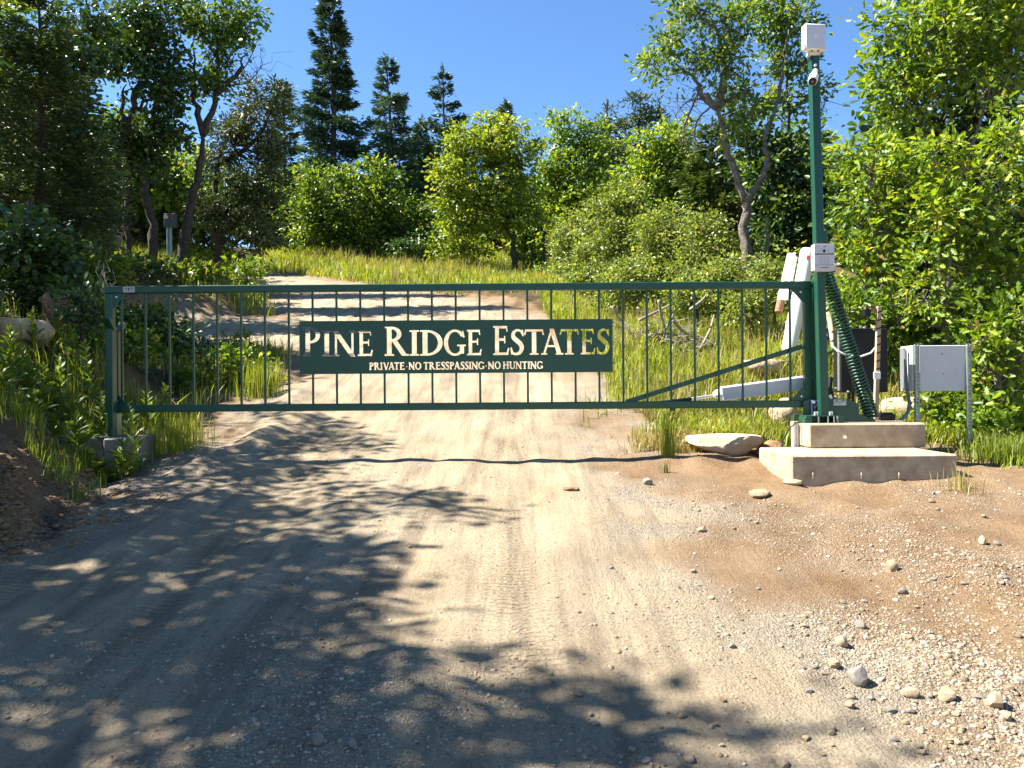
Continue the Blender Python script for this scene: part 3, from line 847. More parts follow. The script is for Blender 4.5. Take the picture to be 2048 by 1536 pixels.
# LAZY (emblem) GATE, each letter drawn from strokes
def stroke_word(word, u0, u1, v0, v1):
    st = {'L': [(0, 0, 0, 1), (0, 0, .8, 0)], 'A': [(0, 0, .5, 1), (.5, 1, 1, 0), (.2, .35, .8, .35)], 'Z': [(0, 1, 1, 1), (1, 1, 0, 0), (0, 0, 1, 0)],
          'Y': [(0, 1, .5, .5), (1, 1, .5, .5), (.5, .5, .5, 0)], 'G': [(1, .85, .5, 1), (.5, 1, 0, .5), (0, .5, .5, 0), (.5, 0, 1, .2), (1, .2, 1, .5), (1, .5, .6, .5)],
          'T': [(0, 1, 1, 1), (.5, 1, .5, 0)], 'E': [(0, 0, 0, 1), (0, 1, .9, 1), (0, .5, .7, .5), (0, 0, .9, 0)]}
    m = MB()
    n = len(word); w = (u1 - u0) / n
    for i, ch in enumerate(word):
        for (a, b, c, d) in st[ch]:
            p = np.array((s0[0] + (u0 + (i + 0.1 + a * 0.75) * w) * (s1[0] - s0[0]), Yp - 0.0036, s0[2] + (v0 + b * (v1 - v0)) * (s1[2] - s0[2])))
            q = np.array((s0[0] + (u0 + (i + 0.1 + c * 0.75) * w) * (s1[0] - s0[0]), Yp - 0.0036, s0[2] + (v0 + d * (v1 - v0)) * (s1[2] - s0[2])))
            m.bar(p, q, 0.0035, 0.001)
    m.build('lettering', M['ink'], stk)
stroke_word('LAZY', 0.07, 0.40, 0.62, 0.86)
stroke_word('GATE', 0.60, 0.95, 0.66, 0.90)
bars([(0.08, 0.40, 0.38, 0.47), (0.62, 0.93, 0.42, 0.50), (0.44, 0.48, 0.3, 0.75), (0.53, 0.57, 0.3, 0.75), (0.46, 0.55, 0.48, 0.54)], s0, s1, Yp - 0.003, M['softink'], stk, 'emblem')

# the leaning square pole
pole = thing('camera_pole', 'tall leaning green square pole standing on the concrete plinth', 'pole', (at(1646, 840, 7.05)[0], 7.05, UP_TOP + 0.066))
pa, pb = at(1646.5, 842, 7.05), at(1627, 112, 7.05)
pa[2] = UP_TOP + 0.0685
MB().bar(pa, pb, 0.080, 0.080, bevel=0.006).build('pole_shaft', M['green'], pole)
def on_pole(py):
    t = (842 - py) / (842 - 112)
    return pa + t * (pb - pa)
c = on_pole(483)
MB().box((c[0] + 0.005, 7.02, c[2] - 0.05), (c[0] + 0.075, 7.08, c[2] + 0.07), 0.004).build('mounting_bracket', M['green'], pole)

# panel antenna
ac = at(1628, 76, 7.0)
ant = thing('panel_antenna', 'white square panel antenna on top of the green pole', 'antenna', (ac[0], 7.03, pb[2]))
yaw = R(6); til = R(4)
ax = np.array([[math.cos(yaw), math.sin(yaw), 0], [-math.sin(yaw), math.cos(yaw), 0], [0, 0, 1.0]])
MB().obox(ac, ax, (0.104, 0.036, 0.120), 0.014).build('housing', M['white'], ant, smooth=True)
fc = ac - ax[1] * 0.037
MB().obox(fc, ax, (0.092, 0.003, 0.108), 0.002).build('front_face', M['silver'], ant)
MB().tube([fc - ax[1] * 0.002, fc - ax[1] * 0.006], [0.015, 0.012], 14).build('badge', M['white'], ant)
brk = MB()
q0 = at(1627, 109, 7.02)
brk.box((q0[0] - 0.05, 6.985, pb[2] - 0.012), (q0[0] + 0.05, 7.07, ac[2] - 0.110), 0.008)
brk.build('mounting_foot', M['cream'], ant)
for dx in (-0.028, 0.03):
    MB().cyl((q0[0] + dx, 6.985, pb[2] + 0.018), (q0[0] + dx, 6.975, pb[2] + 0.018), 0.008, 8).build('screw', M['rust'], ant)
MB().tube([q0 + (-0.01, -0.02, -0.02), at(1619, 121, 6.985), at(1611, 128, 6.985), at(1610, 135, 6.985), at(1614, 141, 6.99), on_pole(141) + (-0.035, 0, 0)], 0.0045, 6).build('cable', M['black'], ant)

# bullet camera
cc = at(1626, 157, 6.93)
camt = thing('security_camera', 'white bullet security camera clamped near the top of the green pole', 'camera', tuple(on_pole(150)))
d_ = unit(np.array((-0.32, -0.72, -0.62)))
back, front = cc - d_ * 0.055 + np.array((0.01, 0, 0.01)), cc + d_ * 0.075
pts = [back + d_ * 0.0, back + d_ * 0.012, back + d_ * 0.03, front - d_ * 0.006, front]
MB().tube(pts, [0.020, 0.036, 0.042, 0.041, 0.038], 20).build('body', M['white'], camt, smooth=True)
MB().tube([front - d_ * 0.001, front + d_ * 0.004], [0.035, 0.034], 20).build('front_glass', M['lens'], camt)
MB().tube([front + d_ * 0.003, front + d_ * 0.007], [0.012, 0.010], 12).build('lens_ring', M['conduit'], camt)
MB().tube([back + d_ * 0.01, on_pole(146) + (0.0, -0.035, 0.0)], [0.020, 0.026], 12).build('mounting_arm', M['white'], camt)
sn = on_pole(135)
MB().tube([sn + (-0.002, -0.036, 0), sn + (-0.002, -0.058, 0.004)], [0.013, 0.010], 10).build('sensor_button', M['white'], camt)

# intercom box
i0, i1 = at(1629, 541.5, 6.93), at(1669, 487.5, 6.93)
ic = thing('intercom_box', 'grey intercom keypad box mounted halfway up the green pole', 'intercom', tuple(on_pole(515)))
MB().box((i0[0] - 0.002, 6.935, i0[2] - 0.002), (i1[0] + 0.002, 7.012, i1[2] + 0.002), 0.010).build('case', M['boxgrey'], ic, smooth=True)
MB().box((i0[0], 6.927, i0[2]), (i1[0], 6.9345, i1[2]), 0.002).build('face_plate', M['plate'], ic)
def isub(name, u0, u1, v0, v1, m, th=0.002):
    return MB().box((i0[0] + u0 * (i1[0] - i0[0]), 6.927 - th, i0[2] + v0 * (i1[2] - i0[2])), (i0[0] + u1 * (i1[0] - i0[0]), 6.9275, i0[2] + v1 * (i1[2] - i0[2]))).build(name, m, ic)
isub('divider', 0.0, 1.0, 0.60, 0.635, M['ink'])
def idot(name, u, v, r, m, d=0.004):
    c = (i0[0] + u * (i1[0] - i0[0]), 6.928, i0[2] + v * (i1[2] - i0[2]))
    return MB().cyl(c, (c[0], 6.927 - d, c[2]), r, 14).build(name, m, ic)
idot('lens', 0.48, 0.735, 0.0125, M['lens'])
idot('microphone', 0.28, 0.735, 0.004, M['softink'], 0.002)
idot('light_sensor', 0.69, 0.735, 0.004, M['softink'], 0.002)
th_ = np.linspace(R(-50), R(230), 12)
ctr = np.array((i0[0] + 0.48 * (i1[0] - i0[0]), 6.926, i0[2] + 0.90 * (i1[2] - i0[2])))
MB().tube([ctr + 0.0125 * np.array((math.cos(a), 0, math.sin(a))) for a in th_], 0.0022, 5).build('bell_symbol', M['softink'], ic)
for r_ in range(4):
    for c_ in range(3):
        isub('key', 0.26 + 0.18 * c_, 0.38 + 0.18 * c_, 0.52 - 0.075 * r_ - 0.045, 0.52 - 0.075 * r_, M['keys'], 0.001)
isub('instruction_line', 0.05, 0.95, 0.205, 0.225, M['softink'], 0.0008)
isub('maker_mark', 0.33, 0.70, 0.10, 0.125, M['ink'], 0.0008)
MB().tube([(i0[0] + 0.02, 6.97, i1[2] + 0.001), (i0[0] + 0.06, 6.975, i1[2] + 0.02), (i0[0] + 0.11, 6.975, i1[2] + 0.02), (i0[0] + 0.16, 6.97, i1[2] + 0.001)], 0.006, 6).build('conduit_loop', M['black'], ic)

# counterbalance spring
sp = thing('coil_spring', 'long dark green coil spring leaning from pole to plinth', 'spring', tuple(at(1742, 838, 7.2)))
sa, sb = at(1652, 545, 7.10), at(1743, 836, 7.18)
axs = unit(sb - sa)
e1 = unit(np.cross(axs, (0, 1, 0))); e2 = np.cross(axs, e1)
turns, n_ = 46, 46 * 14
tt = np.linspace(0, 1, n_)
hel = sa + np.outer(tt, sb - sa) + (0.052 + 0.006 * tt)[:, None] * (np.outer(np.cos(tt * turns * 2 * math.pi), e1) + np.outer(np.sin(tt * turns * 2 * math.pi), e2))
MB().tube(hel, 0.0122, 6).build('coil', M['green'], sp, smooth='all')
MB().tube([sa - axs * 0.10, sa + axs * 0.06], 0.016, 8).build('upper_hook', M['green'], sp)
MB().tube([sb - axs * 0.10, sb + axs * 0.02], 0.016, 8).build('lower_hook', M['green'], sp)

# linear actuator
act = thing('gate_actuator', 'pale grey telescopic gate opener arm behind the pickets', 'gate opener', tuple(at(1600, 770, 7.45)))
a0, a1 = at(1612, 765, 7.36), at(1440, 788, 7.36)
MB().bar(a0, a1, 0.135, 0.11, bevel=0.012).build('housing', M['boxgrey'], act)
a2 = at(1428, 791, 7.36)
MB().tube([a1 + (0.01, 0, 0), a1 + (-0.03, 0, -0.003), a2], [0.055, 0.045, 0.03], 14).build('end_cap', M['white'], act)
a3 = at(1375, 799, 7.30)
MB().tube([a2, a3], 0.014, 10).build('rod', M['zinc'], act)
MB().tube([a3 + (0.03, 0, 0.0), at(1350, 803, 7.26), at(1318, 806, 7.235)], [0.024, 0.024, 0.018], 10).build('clevis', M['black'], act)
MB().bar(at(1650, 760, 7.36), at(1608, 765.5, 7.36), 0.06, 0.04).build('mounting_arm', M['green'], act)
MB().bar(at(1345, 806, 7.236), at(1345, 822, 7.236), 0.05, 0.02).build('gate_lug', M['green'], act)

# controller cabinet
ca, cb = at(1676, 785, 7.62), at(1768, 657, 7.62)
cab = thing('control_cabinet', 'black steel gate control cabinet standing behind the coil spring', 'cabinet', ((ca[0] + cb[0]) / 2, 7.68, UP_TOP))
body = MB().box((ca[0], 7.55, ca[2]), (cb[0], 7.73, cb[2]), 0.006).build('body', M['blacksteel'], cab)
MB().box((ca[0] + 0.10, 7.535, ca[2] + 0.01), (cb[0] - 0.005, 7.549, cb[2] - 0.005), 0.004).build('door', M['black'], cab)
MB().box((ca[0] - 0.012, 7.56, ca[2] + 0.02), (ca[0] - 0.001, 7.60, cb[2] - 0.02)).build('side_channel', M['galv'], cab)
for q in (1698, 1706, 1752):
    c = at(q, 800, 7.64)
    MB().box((c[0] - 0.012, 7.63, UP_TOP + 0.001), (c[0] + 0.012, 7.655, ca[2] + 0.01)).build('leg', M['black'], cab)
for q, r_ in ((1730, 655), (1748, 659), (1697, 783), (1673, 776), (1672, 793)):
    c = at(q, r_, 7.53)
    MB().cyl((c[0], 7.552, c[2]), (c[0], 7.53, c[2]), 0.009, 8).build('bolt', M['zinc'], cab)
MB().tube([at(1665, 692, 7.50), at(1675, 702, 7.47), at(1695, 711, 7.45), at(1722, 713, 7.44), at(1742, 706, 7.43), at(1752, 694, 7.42)], 0.009, 8).build('white_cable', M['white'], cab)
MB().tube([at(1660, 755, 7.52), at(1658, 775, 7.5), at(1662, 792, 7.5), at(1668, 810, 7.4)], 0.03, 8).build('flexible_hose', M['black'], cab)

# wooden stake with taped wire
stake = thing('wooden_stake', 'thin wooden stake wound with black wire beside the coil spring', 'stake', tuple(at(1753, 846, 7.3)))
k0, k1 = at(1751, 850, 7.34), at(1758, 613, 7.34)
k0[2] = UP_TOP
MB().bar(k0, k1, 0.038, 0.038, bevel=0.002).build('post', M['wood'], stake)
MB().bar(at(1762, 620, 7.345), at(1740, 620, 7.345), 0.03, 0.03).build('cross_piece', M['rust'], stake)
wr = MB()
for i in range(9):
    t = 0.30 + 0.068 * i * 1.05
    c = k0 + (1 - 0.0) * (k1 - k0) * min(t + 0.08, 0.97)
    wr.bar(c + (-0.021, -0.021, -0.006), c + (0.021, -0.021, 0.008), 0.012, 0.004)
    wr.bar(c + (0.021, -0.021, 0.008), c + (0.021, 0.021, 0.016), 0.012, 0.004, up=(1, 0, 0))
wr.build('wire_winding', M['black'], stake)
c = at(1753, 751, 7.32)
MB().box((c[0] - 0.032, 7.305, c[2] - 0.034), (c[0] + 0.034, 7.318, c[2] + 0.034), 0.004).build('white_tag', M['white'], stake)
c = at(1734, 626, 7.34)
MB().box((c[0] - 0.034, 7.31, c[2] - 0.036), (c[0] + 0.028, 7.37, c[2] + 0.036), 0.005).build('photo_eye', M['black'], stake)
bx = at(1772, 840, 7.40)
tag(MB().box((bx[0] - 0.075, 7.34, UP_TOP), (bx[0] + 0.065, 7.46, UP_TOP + 0.062), 0.008).box((bx[0] - 0.05, 7.36, UP_TOP + 0.061), (bx[0] + 0.05, 7.44, UP_TOP + 0.075), 0.004)
    .cyl((bx[0] + 0.03, 7.33, UP_TOP + 0.02), (bx[0] + 0.03, 7.345, UP_TOP + 0.02), 0.012, 8).build('junction_box', M['black']), 'small black junction box lying on the concrete plinth', 'junction box')

# steel enclosure on two perforated posts
e0, e1_ = at(1835, 783, 7.62), at(1937, 690, 7.62)
enc = thing('utility_enclosure', 'pale grey steel enclosure on two perforated posts beside the plinth', 'utility box', ((e0[0] + e1_[0]) / 2, 7.72, gz((e0[0] + e1_[0]) / 2, 7.7)))
MB().box((e0[0] - 0.035, 7.64, e0[2]), (e1_[0] - 0.004, 7.88, e1_[2]), 0.005).build('body', M['boxgrey'], enc)
MB().box((e0[0] + 0.03, 7.632, e0[2] + 0.004), (e1_[0] - 0.02, 7.639, e1_[2] - 0.004), 0.002).build('front_panel', M['boxgrey'], enc)
for q, r_ in ((1884, 708), (1887, 747), (1931, 697), (1931, 776)):
    c = at(q, r_, 7.63)
    MB().cyl((c[0], 7.636, c[2]), (c[0], 7.627, c[2]), 0.007, 8).build('rivet', M['conduit'], enc)
for q, bot in ((1833.5, 0.45), (1937.5, None)):
    c = at(q, 690, 7.61)
    zb_ = gz(c[0], 7.6) - 0.15
    zt_ = e1_[2] + 0.012
    po = MB()
    w_, n_h = 0.042, 34
    # C-channel post: a web with square holes between two flanges
    po.box((c[0] - w_ / 2, 7.598, zb_), (c[0] - w_ / 2 + 0.005, 7.628, zt_))
    po.box((c[0] + w_ / 2 - 0.005, 7.598, zb_), (c[0] + w_ / 2, 7.628, zt_))
    st_ = (zt_ - zb_) / n_h
    po.box((c[0] - w_ / 2 + 0.0055, 7.600, zb_), (c[0] - 0.008, 7.604, zt_))
    po.box((c[0] + 0.008, 7.600, zb_), (c[0] + w_ / 2 - 0.0055, 7.604, zt_))
    for i in range(n_h):
        po.box((c[0] - 0.0078, 7.600, zb_ + i * st_), (c[0] + 0.0078, 7.604, zb_ + i * st_ + st_ * 0.5))
    po.build('perforated_post', M['galv'], enc)
MB().tube([at(1810, 700, 7.72), at(1811, 745, 7.72), at(1814, 780, 7.70), at(1819, 805, 7.66), at(1816, 825, 7.62), at(1803, 840, 7.58), at(1785, 845, 7.52)], 0.017, 10).build('conduit', M['conduit'], enc, smooth=True)
MB().box((e0[0] - 0.055, 7.78, e0[2] + 0.03), (e0[0] - 0.036, 7.85, e1_[2] - 0.02)).build('hinge_rail', M['conduit'], enc)

# conduits and cable beside the plinth
for i, q in enumerate((1587, 1596)):
    c = at(q, 880, 7.10)
    o = MB().tube([(c[0], 7.10 + 0.02 * i, gz(c[0], 7.1) - 0.1), (c[0], 7.10 + 0.02 * i, UP_TOP + 0.006)], 0.020, 12).build('conduit_pipe', M['pipe'], smooth=True)
    MB().tube([(c[0], 7.10 + 0.02 * i, UP_TOP - 0.03), (c[0], 7.10 + 0.02 * i, UP_TOP + 0.012)], 0.024, 12).build('end_bell', M['cream'], o, smooth=True)
    tag(o, ['short cream conduit pipe at the outer edge of the plinth', 'short cream conduit pipe touching the plinth side'][i], 'conduit')
tag(MB().tube([at(1607, 842, 7.05), at(1590, 846, 7.05), at(1575, 862, 7.04), at(1566, 882, 7.03), at(1563, 902, 7.02), at(1568, 908, 7.02)], 0.006, 6).build('black_cable', M['black']),
    'thin black cable looping down beside the plinth', 'cable')

# ---------------------------------------------------------------- left receiver post and block
blk_c = P(195, 940, 7.1)
bz_top = P(195, 874, 7.15)[2]
bx0, bx1 = P(135, 900, 7.2)[0], P(236, 900, 6.95)[0]
blk = MB().box((bx0, 7.05, 0.35), (P(205, 900, 7.05)[0], 7.5, bz_top), 0.012)
blk.box((P(206, 900, 6.95)[0], 6.95, 0.35), (P(238, 900, 6.95)[0] + 0.03, 7.62, bz_top - 0.002), 0.012)
tag(blk.build('concrete_block', M['concrete_old']), 'weathered concrete block half buried under the gate catch post', 'concrete block')
rec = thing('gate_catch_post', 'dark green gate catch post with flared fork on the concrete block', 'gate post', (ggx(224), 7.1, bz_top))
kf, kr = 7.05 / 7.2, 7.27 / 7.2
MB().box((ggx(213) * kf, 7.05, bz_top - 0.002), (ggx(225) * kf, 7.13, ggz(652)), 0.005).build('front_post', M['green'], rec)
MB().box((ggx(227) * kr, 7.27, bz_top - 0.002), (ggx(236) * kr, 7.33, ggz(652)), 0.005).build('rear_post', M['green'], rec)
MB().box((ggx(208), 7.0, bz_top - 0.001), (ggx(240), 7.42, bz_top + 0.010), 0.003).build('base_plate', M['green'], rec)
zf = ggz(652)
for (xa, xb, y_, s_) in ((ggx(213) * kf, ggx(228) * kf, 7.09, -1), (ggx(227) * kr, ggx(239) * kr, 7.30, 1)):
    f = MB()
    f.add([(xa, y_ - 0.03, zf - 0.02), (xb, y_ - 0.03, zf - 0.02), (xb, y_ + 0.03, zf - 0.02), (xa, y_ + 0.03, zf - 0.02),
           (xa, y_ + s_ * 0.10 - 0.03, zf + 0.075), (xb, y_ + s_ * 0.10 - 0.03, zf + 0.075), (xb, y_ + s_ * 0.10 + 0.03, zf + 0.075), (xa, y_ + s_ * 0.10 + 0.03, zf + 0.075)],
          [(0, 1, 2, 3), (4, 7, 6, 5), (0, 4, 5, 1), (1, 5, 6, 2), (2, 6, 7, 3), (3, 7, 4, 0)])
    f.build('flared_guide', M['green'], rec)
MB().box((ggx(226), 7.14, bz_top + 0.01), (ggx(236), 7.26, ggz(819) - 0.012), 0.004).build('rest_bracket', M['galv'], rec)

# ---------------------------------------------------------------- white pipes leaning on the mound
pr = thing('pipe_bundle', 'bundle of leaning white pipes with a red sticker on the soil mound', 'pipes', (P(1575, 720, 10.1)[0], 10.1, gz(P(1575, 720, 10.1)[0], 10.1)))
pbot, ptop = P(1572, 735, 10.1), P(1616, 503, 10.35)
main = MB().tube([pbot - (0.02, 0, 0.12), pbot + (0.0, 0, 0.02), ptop], [0.098, 0.098, 0.098], 20).build('wide_pipe', M['pipe'], pr, smooth=True)
MB().tube([ptop - (ptop - pbot) * 0.002, ptop + (ptop - pbot) * 0.012], [0.100, 0.093], 20).build('end_cap', M['white'], main)
dirp = unit(ptop - pbot)
nrm = unit(np.array((-0.15, -1, 0)) - dirp * (np.array((-0.15, -1, 0)) @ dirp))
side = np.cross(dirp, nrm)
c = pbot + (ptop - pbot) * 0.925 + nrm * 0.0975
MB().obox(c + side * 0.0, np.array([side, nrm, dirp]), (0.022, 0.006, 0.026)).build('red_sticker', M['red'], main)
for (xa, ya, xb, yb, r_, Y1, Y2) in ((1562, 602, 1583, 509, 0.055, 10.35, 10.45), (1574, 600, 1590, 514, 0.032, 10.28, 10.36)):
    q0, q1 = P(xa, ya, Y1), P(xb, yb, Y2)
    o = MB().tube([q0, q1], r_, 16).build('narrow_pipe', M['pipe'], pr, smooth=True)
    if r_ > 0.05:
        dd = unit(q1 - q0)
        MB().tube([q0 - dd * 0.16, q0 + dd * 0.005], [r_ * 0.93, r_ * 0.96], 16).build('rusty_end', M['rust'], o, smooth=True)
MB().tube([P(1600, 585, 10.5), P(1612, 660, 10.3), P(1616, 735, 10.25)], 0.045, 12).build('narrow_pipe', M['pipe'], pr, smooth=True)
MB().tube([P(1640, 560, 10.4), P(1660, 640, 10.0), P(1672, 720, 9.7), P(1680, 790, 9.4)], 0.035, 10).build('tan_pole', M['wood'], pr, smooth=True)

# far meter pedestal seen between the oak trunks
mY = 21.0
mx_, mz = P(340, 460, mY)[0], gz(P(340, 460, mY)[0], mY)
met = thing('meter_pedestal', 'dark grey electric meter box on two pale posts between the oaks', 'meter box', (mx_, mY, mz))
m0, m1 = P(330, 455, mY), P(352, 428, mY)
MB().box((m0[0], mY - 0.08, m0[2]), (m0[0] + 0.145, mY + 0.08, m1[2]), 0.008).build('left_door', M['darkgrey'], met)
MB().box((m0[0] + 0.15, mY - 0.08, m0[2]), (m1[0], mY + 0.08, m1[2]), 0.008).build('right_door', M['darkgrey'], met)
MB().cyl((m0[0] + 0.07, mY - 0.08, m0[2] + 0.27), (m0[0] + 0.07, mY - 0.13, m0[2] + 0.27), 0.055, 16).build('meter_dial', M['silver'], met)
MB().box((m0[0] + 0.18, mY - 0.084, m0[2] + 0.23), (m0[0] + 0.24, mY - 0.078, m0[2] + 0.27)).build('red_label', M['red'], met)
for dx in (0.07, 0.155):
    MB().cyl((m0[0] + dx, mY, mz - 0.1), (m0[0] + dx, mY, m0[2] + 0.01), 0.034, 10).build('post', M['galv'], met)

# ---------------------------------------------------------------- rocks
def rock_mesh(name, seed, sx, sy, sz, lump=0.22, sub=3, flat=0.0):
    r = np.random.default_rng(seed)
    bm = bmesh.new()
    bmesh.ops.create_icosphere(bm, subdivisions=sub, radius=1)
    planes = [unit(r.normal(size=3)) for _ in range(9)]
    offs = r.uniform(0.62, 0.95, 9)
    nz = SinNoise(seed + 50, 0.35, 3)
    for v in bm.verts:
        p = np.array(v.co)
        for n_, d in zip(planes, offs):
            k = p @ n_ - d
            if k > 0: p = p - n_ * k * 0.85
        p = p * (1 + lump * 0.35 * float(nz(np.array(p[0] * 1.3 + p[2]), np.array(p[1] * 1.3 - p[2] * 0.7))))
        if flat and p[2] > flat: p[2] = flat + (p[2] - flat) * 0.12
        v.co = (p[0] * sx, p[1] * sy, p[2] * sz)
    me = bpy.data.meshes.new(name)
    bm.to_mesh(me); bm.free()
    me.polygons.foreach_set('use_smooth', np.ones(len(me.polygons), bool))
    me.set_sharp_from_angle(angle=R(28))
    return me
def rock(name, label, cat, px, py, Y, w_px, h_px, m, seed, depth=0.8, flat=0.0, rot=0.0, sink=0.35, sub=3):
    c = P(px, py, Y)
    w, h = w_px * Y / F / 2, h_px * Y / F / 2
    z = gz(c[0], Y)
    o = link(name, rock_mesh(name, seed, w, w * depth, h * 1.25, sub=sub, flat=flat), m)
    o.location = (c[0], Y, z + h * (1.0 - sink))
    o.rotation_euler = (0, 0, rot)
    return tag(o, label, cat)
rock('boulder', 'flat sunlit tan boulder beside the plinth under the gate', 'boulder', 1442, 878, 7.55, 165, 62, M['rock'], 5, 0.7, 0.3, 0.2, 0.45, 4)
rock('boulder', 'pale tan slab boulder on the shaded bank by the dark shrubs', 'boulder', 20, 670, 8.7, 140, 80, M['rock'], 12, 0.7, 0.35, 0.3, 0.3, 4)
rock('boulder', 'broad tan boulder behind the grey enclosure and junction box', 'boulder', 1835, 800, 8.7, 150, 85, M['rock'], 21, 0.7, 0.4, 0.1, 0.35, 4)
rock('boulder', 'tan boulder on the mound at the foot of the white pipes', 'boulder', 1540, 735, 9.9, 120, 46, M['rock'], 33, 0.7, 0.3, 0.5, 0.4, 4)
rock('boulder', 'brown boulder under the grey gate opener arm', 'boulder', 1572, 785, 8.9, 75, 52, M['rock'], 41, 0.8, 0.0, 0.8, 0.4, 4)
rock('root_clod', 'rounded brown root clod above the pale slab boulder', 'root clod', 112, 615, 9.6, 62, 78, M['clod'], 52, 0.9, 0.0, 0.0, 0.2, 4)
for i, (px, py, Y, w, lab) in enumerate(((1532, 872, 7.45, 40, 'larger dark soil clod beside the conduit pipes'), (1562, 880, 7.25, 34, 'crumbled dark soil clod below the black cable'),
                                         (1545, 862, 7.7, 46, 'dark soil clod heaped behind the flat tan boulder'))):
    rock('soil_clod', lab, 'soil', px, py, Y, w, 30, M['clod'], 60 + i, 0.9, 0, i, 0.4)
# single stones that stand out on the soil
def ground_at(px, py):
    """where the sight line of a pixel meets the ground"""
    Ys = np.linspace(1.5, 16, 900)
    pts = np.array([P(px, py, y) for y in (1.0,)])[0] - (0, 0, EYE)
    X, Z = pts[0] * Ys, EYE + pts[2] * Ys
    d = Z - ground_z(X, Ys)
    i = int(np.argmax(d < 0)) if (d < 0).any() else len(Ys) - 1
    return X[i], Ys[i]
for px, py, w, h, m, lab, seed in ((1783, 1142, 26, 26, 'rocktan', 'round pale stone alone on the orange soil below the slab', 3),
                                   (1713, 1366, 46, 40, 'rockgrey', 'oblong smooth grey stone casting a dark shadow on the gravel', 14),
                                   (1893, 1398, 38, 28, 'rocktan', 'round cream cobble among the loose gravel', 25),
                                   (1683, 1293, 30, 22, 'rocktan', 'jagged tan stone between two loose gravel patches', 36),
                                   (1668, 1337, 24, 20, 'rocktan', 'small cream stone touching the oblong grey stone', 47),
                                   (1992, 1412, 40, 30, 'rocktan', 'angular cream stone beside the round cream cobble', 48),
                                   (1520, 996, 48, 18, 'rocktan', 'flat pale stone sunk in soil left of the slab', 57),
                                   (1585, 970, 40, 14, 'rocktan', 'flat pale stone tucked against the corner of the slab', 59),
                                   (1295, 970, 22, 16, 'rockgrey', 'small upright stone on the gravel below the grass tuft', 62),
                                   (1142, 980, 34, 7, 'clod', 'thin dark bark chip lying on the sandy road', 66),
                                   (1965, 1088, 20, 18, 'rock', 'small brown stone with dark shadow near the thicket', 67),
                                   (635, 1490, 34, 26, 'rockgrey', 'rounded grey stone lying in the deep road shade', 71),
                                   (705, 1493, 22, 18, 'rockgrey', 'smaller grey stone in the road shade by the rounded one', 74)):
    x, y = ground_at(px, py)
    s = y / F
    o = link('stone', rock_mesh('stone', seed, w * s / 2, w * s * 0.42, h * s / 2 * 1.2, sub=2), M[m])
    o.location = (x, y, gz(x, y) + h * s * 0.32)
    o.rotation_euler = (0, 0, seed)
    tag(o, lab, 'stone')
# alike stones strewn over the shoulder: copies of a few shapes
proto = [rock_mesh('loose_stone', 100 + i, 1, 0.8, 0.6, sub=2 if i < 4 else 1) for i in range(7)]
proto_m = [M['rocktan'], M['rockgrey'], M['rocktan'], M['rocktan'], M['rockgrey'], M['rock'], M['rocktan']]
for me, m_ in zip(proto, proto_m): me.materials.append(m_)
rr = np.random.default_rng(77)
cnt = 0
while cnt < 130:
    px, py = rr.uniform(1150, 2048), rr.uniform(960, 1536)
    dens = 0.25 + 0.75 * np.clip((px - 1250) / 800, 0, 1) * np.clip((py - 950) / 550, 0, 1)
    if rr.random() > dens: continue
    x, y = ground_at(px, py)
    if px_l - 0.05 < x < px_r + 0.05 and 6.1 < y < 7.1: continue
    i = cnt % 7
    o = link('loose_stone', proto[i], None)
    s = float(np.clip(rr.lognormal(math.log(0.0145), 0.4), 0.008, 0.036)) * (1 + 0.35 * np.clip((py - 1300) / 236, 0, 1))
    o.scale = (s, s * rr.uniform(0.8, 1.1), s * rr.uniform(0.7, 1.2))
    o.rotation_euler = (rr.uniform(-.3, .3), rr.uniform(-.3, .3), rr.uniform(0, 6.28))
    o.location = (x, y, gz(x, y) + s * 0.22)
    tag(o, 'small loose stone lying on the sunny soil and gravel shoulder', 'stone', 'loose stones strewn over the sunny shoulder')
    cnt += 1

